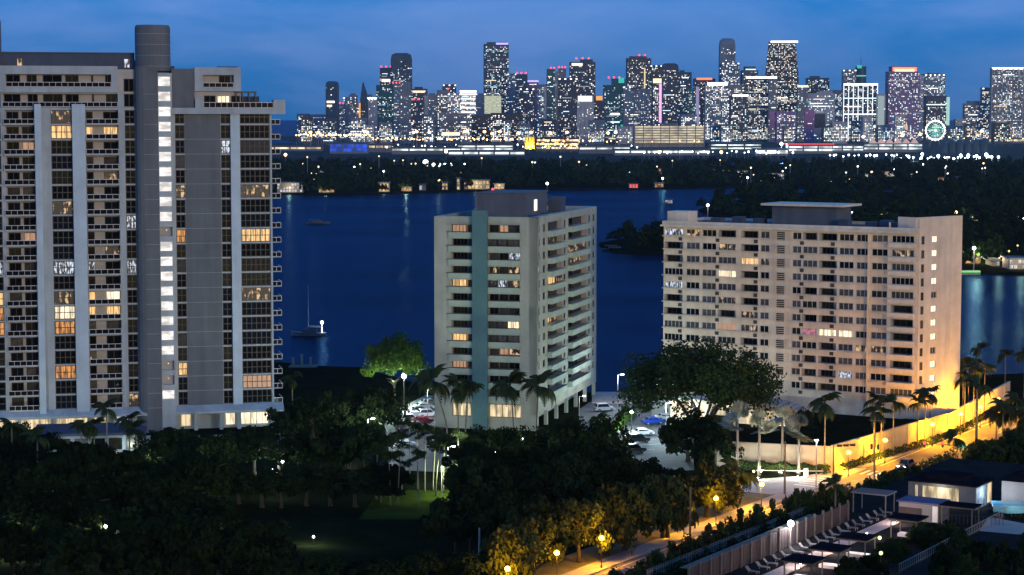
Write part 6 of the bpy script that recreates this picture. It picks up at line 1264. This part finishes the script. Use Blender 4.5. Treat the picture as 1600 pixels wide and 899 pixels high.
for k in range(nt_):
    q = rp(s0-22 + (s1-s0+26)*k/nt_, (wv0+wv1)/2); mk('paving_slab', tlm, pth, (q[0]-pth.location.x, q[1]-pth.location.y, .07), AR)
# sun loungers
ls = MB(); ls.box(-.95, .45, -.33, .33, .28, .36); lf_ = MB(); 
lb_ = MB(); n_ = 0; lb_.v += [(.45, -.33, .30), (.45, .33, .30), (.95, .33, .80), (.95, -.33, .80), (.45, -.33, .37), (.45, .33, .37), (.92, .33, .87), (.92, -.33, .87)]
for q in ((0,3,2,1), (4,5,6,7), (0,1,5,4), (1,2,6,5), (2,3,7,6), (3,0,4,7)): lb_.f.append(q); lb_.m.append(0)
lg = MB(); lg.box(-.03, .03, -.03, .03, 0, .28)
M_lng = mat('lounger_fabric', (.12, .115, .115), .8, .15, 2, rand=.5); lm = [ls.mesh('lounger_seat', M_lng), lb_.mesh('lounger_back', M_lng), lg.mesh('lounger_leg', M_pole)]
ordw = 'first second third fourth fifth sixth seventh eighth ninth tenth eleventh twelfth thirteenth fourteenth fifteenth sixteenth seventeenth eighteenth nineteenth twentieth twenty-first twenty-second'.split()
for k in range(18):
    s = s0 - 1 + (s1-s0+2)*k/17 + random.uniform(-.4, .4); q = rp(s + random.uniform(-.12, .12), (wv0+wv1)/2 - 2.75); o = empty('sun_lounger', (q[0], q[1], ZD+.06), AR + math.pi + random.uniform(-.2, .2), 'white sun lounger beside the pale path, %s from the bottom' % ordw[k], 'sun lounger', 'row of sun loungers')
    mk('seat', lm[0], o); mk('backrest', lm[1], o)
    for x in (-.85, .35):
        for y in (-.28, .28): mk('leg', lm[2], o, (x, y, 0))
# boarded screen behind the loungers
sc_ = empty('boarded_screen', (*rp(s0, wv0-5), ZD), 0, 'tall plum boarded screen behind the sun loungers', 'fence'); bd = MB(); bd.box(-.06, .06, 0, .92, 0, 2.6); bdm = bd.mesh('board', M_purple); pt = MB(); pt.box(-.14, .14, -.1, .1, 0, 3.1); ptm = pt.mesh('post', M_wood)
for k in range(52):
    q = rp(s0-14+k*1.0, (wv0+wv1)/2-5.6); mk('board', bdm, sc_, (q[0]-sc_.location.x, q[1]-sc_.location.y, .06), AR)
    if k % 3 == 0: mk('post', ptm, sc_, (q[0]-sc_.location.x + .12*RN.x, q[1]-sc_.location.y + .12*RN.y, .06), AR)
cp = MB(); cp.box(-1.1, .1, 0, 40, 2.66, 2.74); q = rp(s0-14, (wv0+wv1)/2-5.6); mk('capping', cp.mesh('capping', M_wood), sc_, (q[0]-sc_.location.x, q[1]-sc_.location.y, .06), AR)
# picket fence between street hedge and screen
WP = (fr(1095, 878)[1] + fr(1262, 803)[1])/2; SP0 = fr(1095, 878)[0] - 14
pf = empty('picket_fence', (*rp(-20, 17.5), ZD), 0, 'pale picket fence between the street hedge and the screen', 'fence'); pk = MB(); pk.box(-.03, .03, -.06, .06, 0, 1.5); pkm = pk.mesh('picket', M_pole)
for k in range(130):
    q = rp(SP0 + k*.5, WP); mk('picket', pkm, pf, (q[0]-pf.location.x, q[1]-pf.location.y, .06), AR)
rl = MB(); rl.box(-.02, .02, 0, 65, 1.1, 1.18); rl.box(-.02, .02, 0, 65, .35, .43); q = rp(SP0, WP); mk('rail', rl.mesh('rail', M_pole), pf, (q[0]-pf.location.x+.06*RN.x, q[1]-pf.location.y+.06*RN.y, .06), AR)
hedge([rp(-70, 15.6), rp(20, 15.6)], 3.4, 5.2, 'thick street hedge left of the picket fence', dens=230)
hedge([rp(SP0, WP+2), rp(SP0+58, WP+2)], 2.6, 1.0, 'low dark planting between picket fence and screen', M_leaf2, dens=60).location.z = ZD
hedge([rp(24, 16.0), rp(66, 16.0)], 2.4, 4.4, 'street hedge by the slatted pergola', dens=140)
for k, (s, w_, h, cw) in enumerate(((2, 15.5, 8, 6.5), (8, 16, 7.6, 6), (14, 16, 7, 5), (-8, 14.6, 7.6, 6.5), (30, 15.6, 5.4, 6), (37, 15.6, 5.6, 6), (44, 16, 5.2, 6), (24, 15.6, 5.2, 5), (74, 19, 6, 8), (82, 22, 6.5, 9), (92, 20, 6, 8), (100, 24, 7, 9), (66, 22, 6.5, 7), (110, 26, 7, 9))):
    q = rp(s, w_); tree(0, 0, h, cw, 'bushy garden tree between street and pool deck, %s' % ('above the screen lamp', 'right of the tallest hedge bush', 'where the hedge ends', 'low over the picket fence', 'behind the slatted pergola', 'right behind the slatted pergola', 'left of the pool house', 'left of the slatted pergola', 'behind the pool house roof', 'right behind the pool house', 'below the royal palm', 'in the lit garden at right', 'beside the pool house', 'farthest up the street')[k], 'garden trees by the street', crowns=CROWNS, P=q, lift=.36)
for k, s_ in enumerate((-16, -24, -33, -42, -52)): tree(0, 0, 7.4 - .3*k, 7, 'dark bushy tree over the near end of street hedge, %s from the lamp' % nth(k+1), 'garden trees by the street', crowns=CROWNS, P=rp(s_, 14.6), lift=.34)
palm(rp(*[a for a in fr(1305, 800)]), 4, 2.2, 'small palm by the slatted pergola and hedge', n=14).location.z = ZD; palm(rp(66, 16), 6.5, 2.6, 'small palm before the driving car', n=14)
g = rp((s0+s1)/2 - 6, (wv0+wv1)/2 - 5.2); g = Vector((g[0], g[1], 0)); o = empty('flood_lamp', (g.x, g.y, ZD), AR, 'glaring white lamp on the screen above the loungers', 'lamp'); m = MB(); m.tube([(0, 0, 0), (0, 0, 3.2)], .06, 6); m.tube([(0, 0, 3.2), (-1.0, 0, 3.0)], .04, 5); m.build('pole', M_pole, o); m = MB(); m.ball((0, 0, 3.3), .45, 0, 10, 8); m.build('globe', E_globew, o); bulb(o, (.9, -.4, 3.3), 1300, (1, .92, .92), .2)
# right: neighbour house, pool, railing, bushes
g = G(1603, 806); o = empty('neighbour_house', (GD(1650, 800).x, GD(1650, 800).y, ZD), AR, 'pale house with dark hipped roof at the right edge', 'house'); m = MB(); m.box(-8.3, 6, 0, 8, 0, 4.0); m.build('wall', mat('house_render', (.42, .42, .44), .85, .1, .4), o); m = MB(); m.prism([(-8.8, -.6), (6.5, -.6), (6.5, 8.5), (-8.8, 8.5)], 4.0, 6.0, taper=.35); m.build('roof', M_dkroof, o)
m = MB(); m.box(-4.6, -3.0, -.06, -.01, 1.2, 2.9); m.build('window', E_dim, o); m = MB(); m.box(-4.7, -2.9, -.1, -.062, 2.0, 2.1); m.box(-4.7, -2.9, -.1, -.062, 2.9, 3.0); m.build('window_frame', M_wht, o); bulb(o, (-6, -3, 3.2), 55, WARMW, .2)
gq = GD(1552, 806); o = empty('pool_wall', (gq.x, gq.y, ZD), math.radians(-6), 'pale turquoise lit pool wall before the pale house', 'wall'); m = MB(); m.box(0, 12, 0, .3, 0, 1.5); m.build('wall', mat('turquoise_tiles', (.20, .48, .52), .4, .1, .8), o); m = MB(); m.box(0, 12, .3, 5, 1.2, 1.3); m.build('pool_surface', mat('pool_water', (.12, .40, .48), .1, .1), o); bulb(o, (3, -1.5, 1.6), 30, (.8, .97, 1), .2)
hedge([GD(1548, 808)[:2], GD(1605, 812)[:2]], 1.0, .7, 'dark hedge at the foot of the turquoise pool wall', M_leaf2, 60).location.z = ZD
sheet('terrace_paving', [tuple(GD(*q)[:2]) for q in ((1530, 830), (1600, 836), (1620, 822), (1545, 808))], ZD+.01, M_pave)
r_ = empty('railing', (*GD(1410, 893)[:2], ZD), 0, 'long pale metal railing across the dark garden', 'railing'); a, b_ = GD(1405, 896), GD(1576, 806); d = b_-a; Ln = d.length; d.normalize(); pm = MB(); pm.box(-.03, .03, -.03, .03, 0, 1.1); pmm = pm.mesh('baluster', M_pole)
for k in range(int(Ln/.7)): q = a + d*k*.7; mk('baluster', pmm, r_, (q.x-r_.location.x, q.y-r_.location.y, .06), 0)
m = MB(); m.tube([(0, 0, 1.16), (d.x*Ln, d.y*Ln, 1.16)], .05, 6); m.tube([(0, 0, .25), (d.x*Ln, d.y*Ln, .25)], .03, 5); mk('handrail', m.mesh('handrail', M_pole), r_, (a.x-r_.location.x, a.y-r_.location.y, .06))
r_ = empty('railing', (*GD(1470, 816)[:2], ZD), 0, 'dark railing before the lit pool house', 'railing'); a, b_ = GD(1469, 818), GD(1575, 822); d = b_-a; Ln = d.length; d.normalize(); pmd = pm.mesh('baluster', M_iron)
for k in range(int(Ln/.55)): q = a + d*k*.55; mk('baluster', pmd, r_, (q.x-r_.location.x, q.y-r_.location.y, .06), 0)
m = MB(); m.tube([(0, 0, 1.15), (d.x*Ln, d.y*Ln, 1.15)], .04, 6); mk('handrail', m.mesh('handrail', M_iron), r_, (a.x-r_.location.x, a.y-r_.location.y, .06))
BR = random.Random(4)
for k in range(24):
    px = BR.uniform(1470, 1610); py = BR.uniform(860, 940) + (1600-px)*.25
    if k < 9: px, py = BR.uniform(1425, 1500), BR.uniform(838, 856)
    tree(px, py, BR.uniform(1.8, 2.6) if k < 9 else BR.uniform(3, 5), BR.uniform(3.5, 5), 'dark shrub in the railed garden at bottom right, %s' % ('beside the railing' if k < 9 else 'below the railing'), 'dark shrubs of the railed garden', 'garden_shrub', CROWNS if k % 2 else DARKC, lift=.3, P=GD(px, py)).location.z = ZD
for px, py in ((1330, 905), (1385, 880), (1360, 900), (1400, 868), (1460, 850)): tree(px, py, 2.6, 4, 'dark shrub between the cabanas', 'dark shrubs between cabanas', 'garden_shrub', lift=.3, P=GD(px, py)).location.z = ZD
for k, (px, py) in enumerate(((1374, 872), (1376, 897))):
    g = GD(px, py); o = empty('garden_lamp', (g.x, g.y, ZD), 0, 'yellow green garden lamp among cabana shrubs, %s' % ('upper', 'lower')[k], 'lamp', 'yellow garden lamps'); m = MB(); m.tube([(0, 0, 0), (0, 0, 2.6)], .05, 6); m.build('pole', M_iron, o); m = MB(); m.ball((0, 0, 2.7), .25, 0, 8, 6); m.build('globe', emi('lime_lamp_%d' % k, (.8, 1, .3), 2.5), o); bulb(o, (0, -.4, 3), 60, (.85, 1, .4), .15)
# blue roofed hut at the bottom edge
g = G(1086, 936); o = empty('street_kiosk', (g.x, g.y, 0), AR, 'blue flat roof of a hut at the bottom edge beside the street', 'building'); m = MB(); m.box(-10, 0, -8, 0, 0, 2.6); m.build('wall', M_render, o); m = MB(); m.box(-10.3, .3, -8.3, .3, 2.6, 2.85); m.build('roof', mat('blue_roof', (.008, .022, .09), .7, .2, .4), o); m = MB(); m.box(-10.35, .35, .3, .42, 2.5, 3.0); m.box(.3, .42, -8.3, .3, 2.5, 3.0); m.build('fascia', M_white, o)

# ---------------------------------------------------------------- thin evening air
mh = bpy.data.materials.new('evening_haze'); mh.use_nodes = True; t = mh.node_tree; t.nodes.remove(t.nodes['Principled BSDF'])
pv = t.nodes.new('ShaderNodeVolumePrincipled'); pv.inputs['Color'].default_value = (.62, .85, 1, 1); pv.inputs['Density'].default_value = 2.0e-5; pv.inputs['Anisotropy'].default_value = 0
t.links.new(pv.outputs[0], t.nodes['Material Output'].inputs['Volume'])
m_ = MB(); m_.box(-3200, 4200, -60, 8200, -6, 340); tag(m_.build('haze', mh), None, kind='stuff')
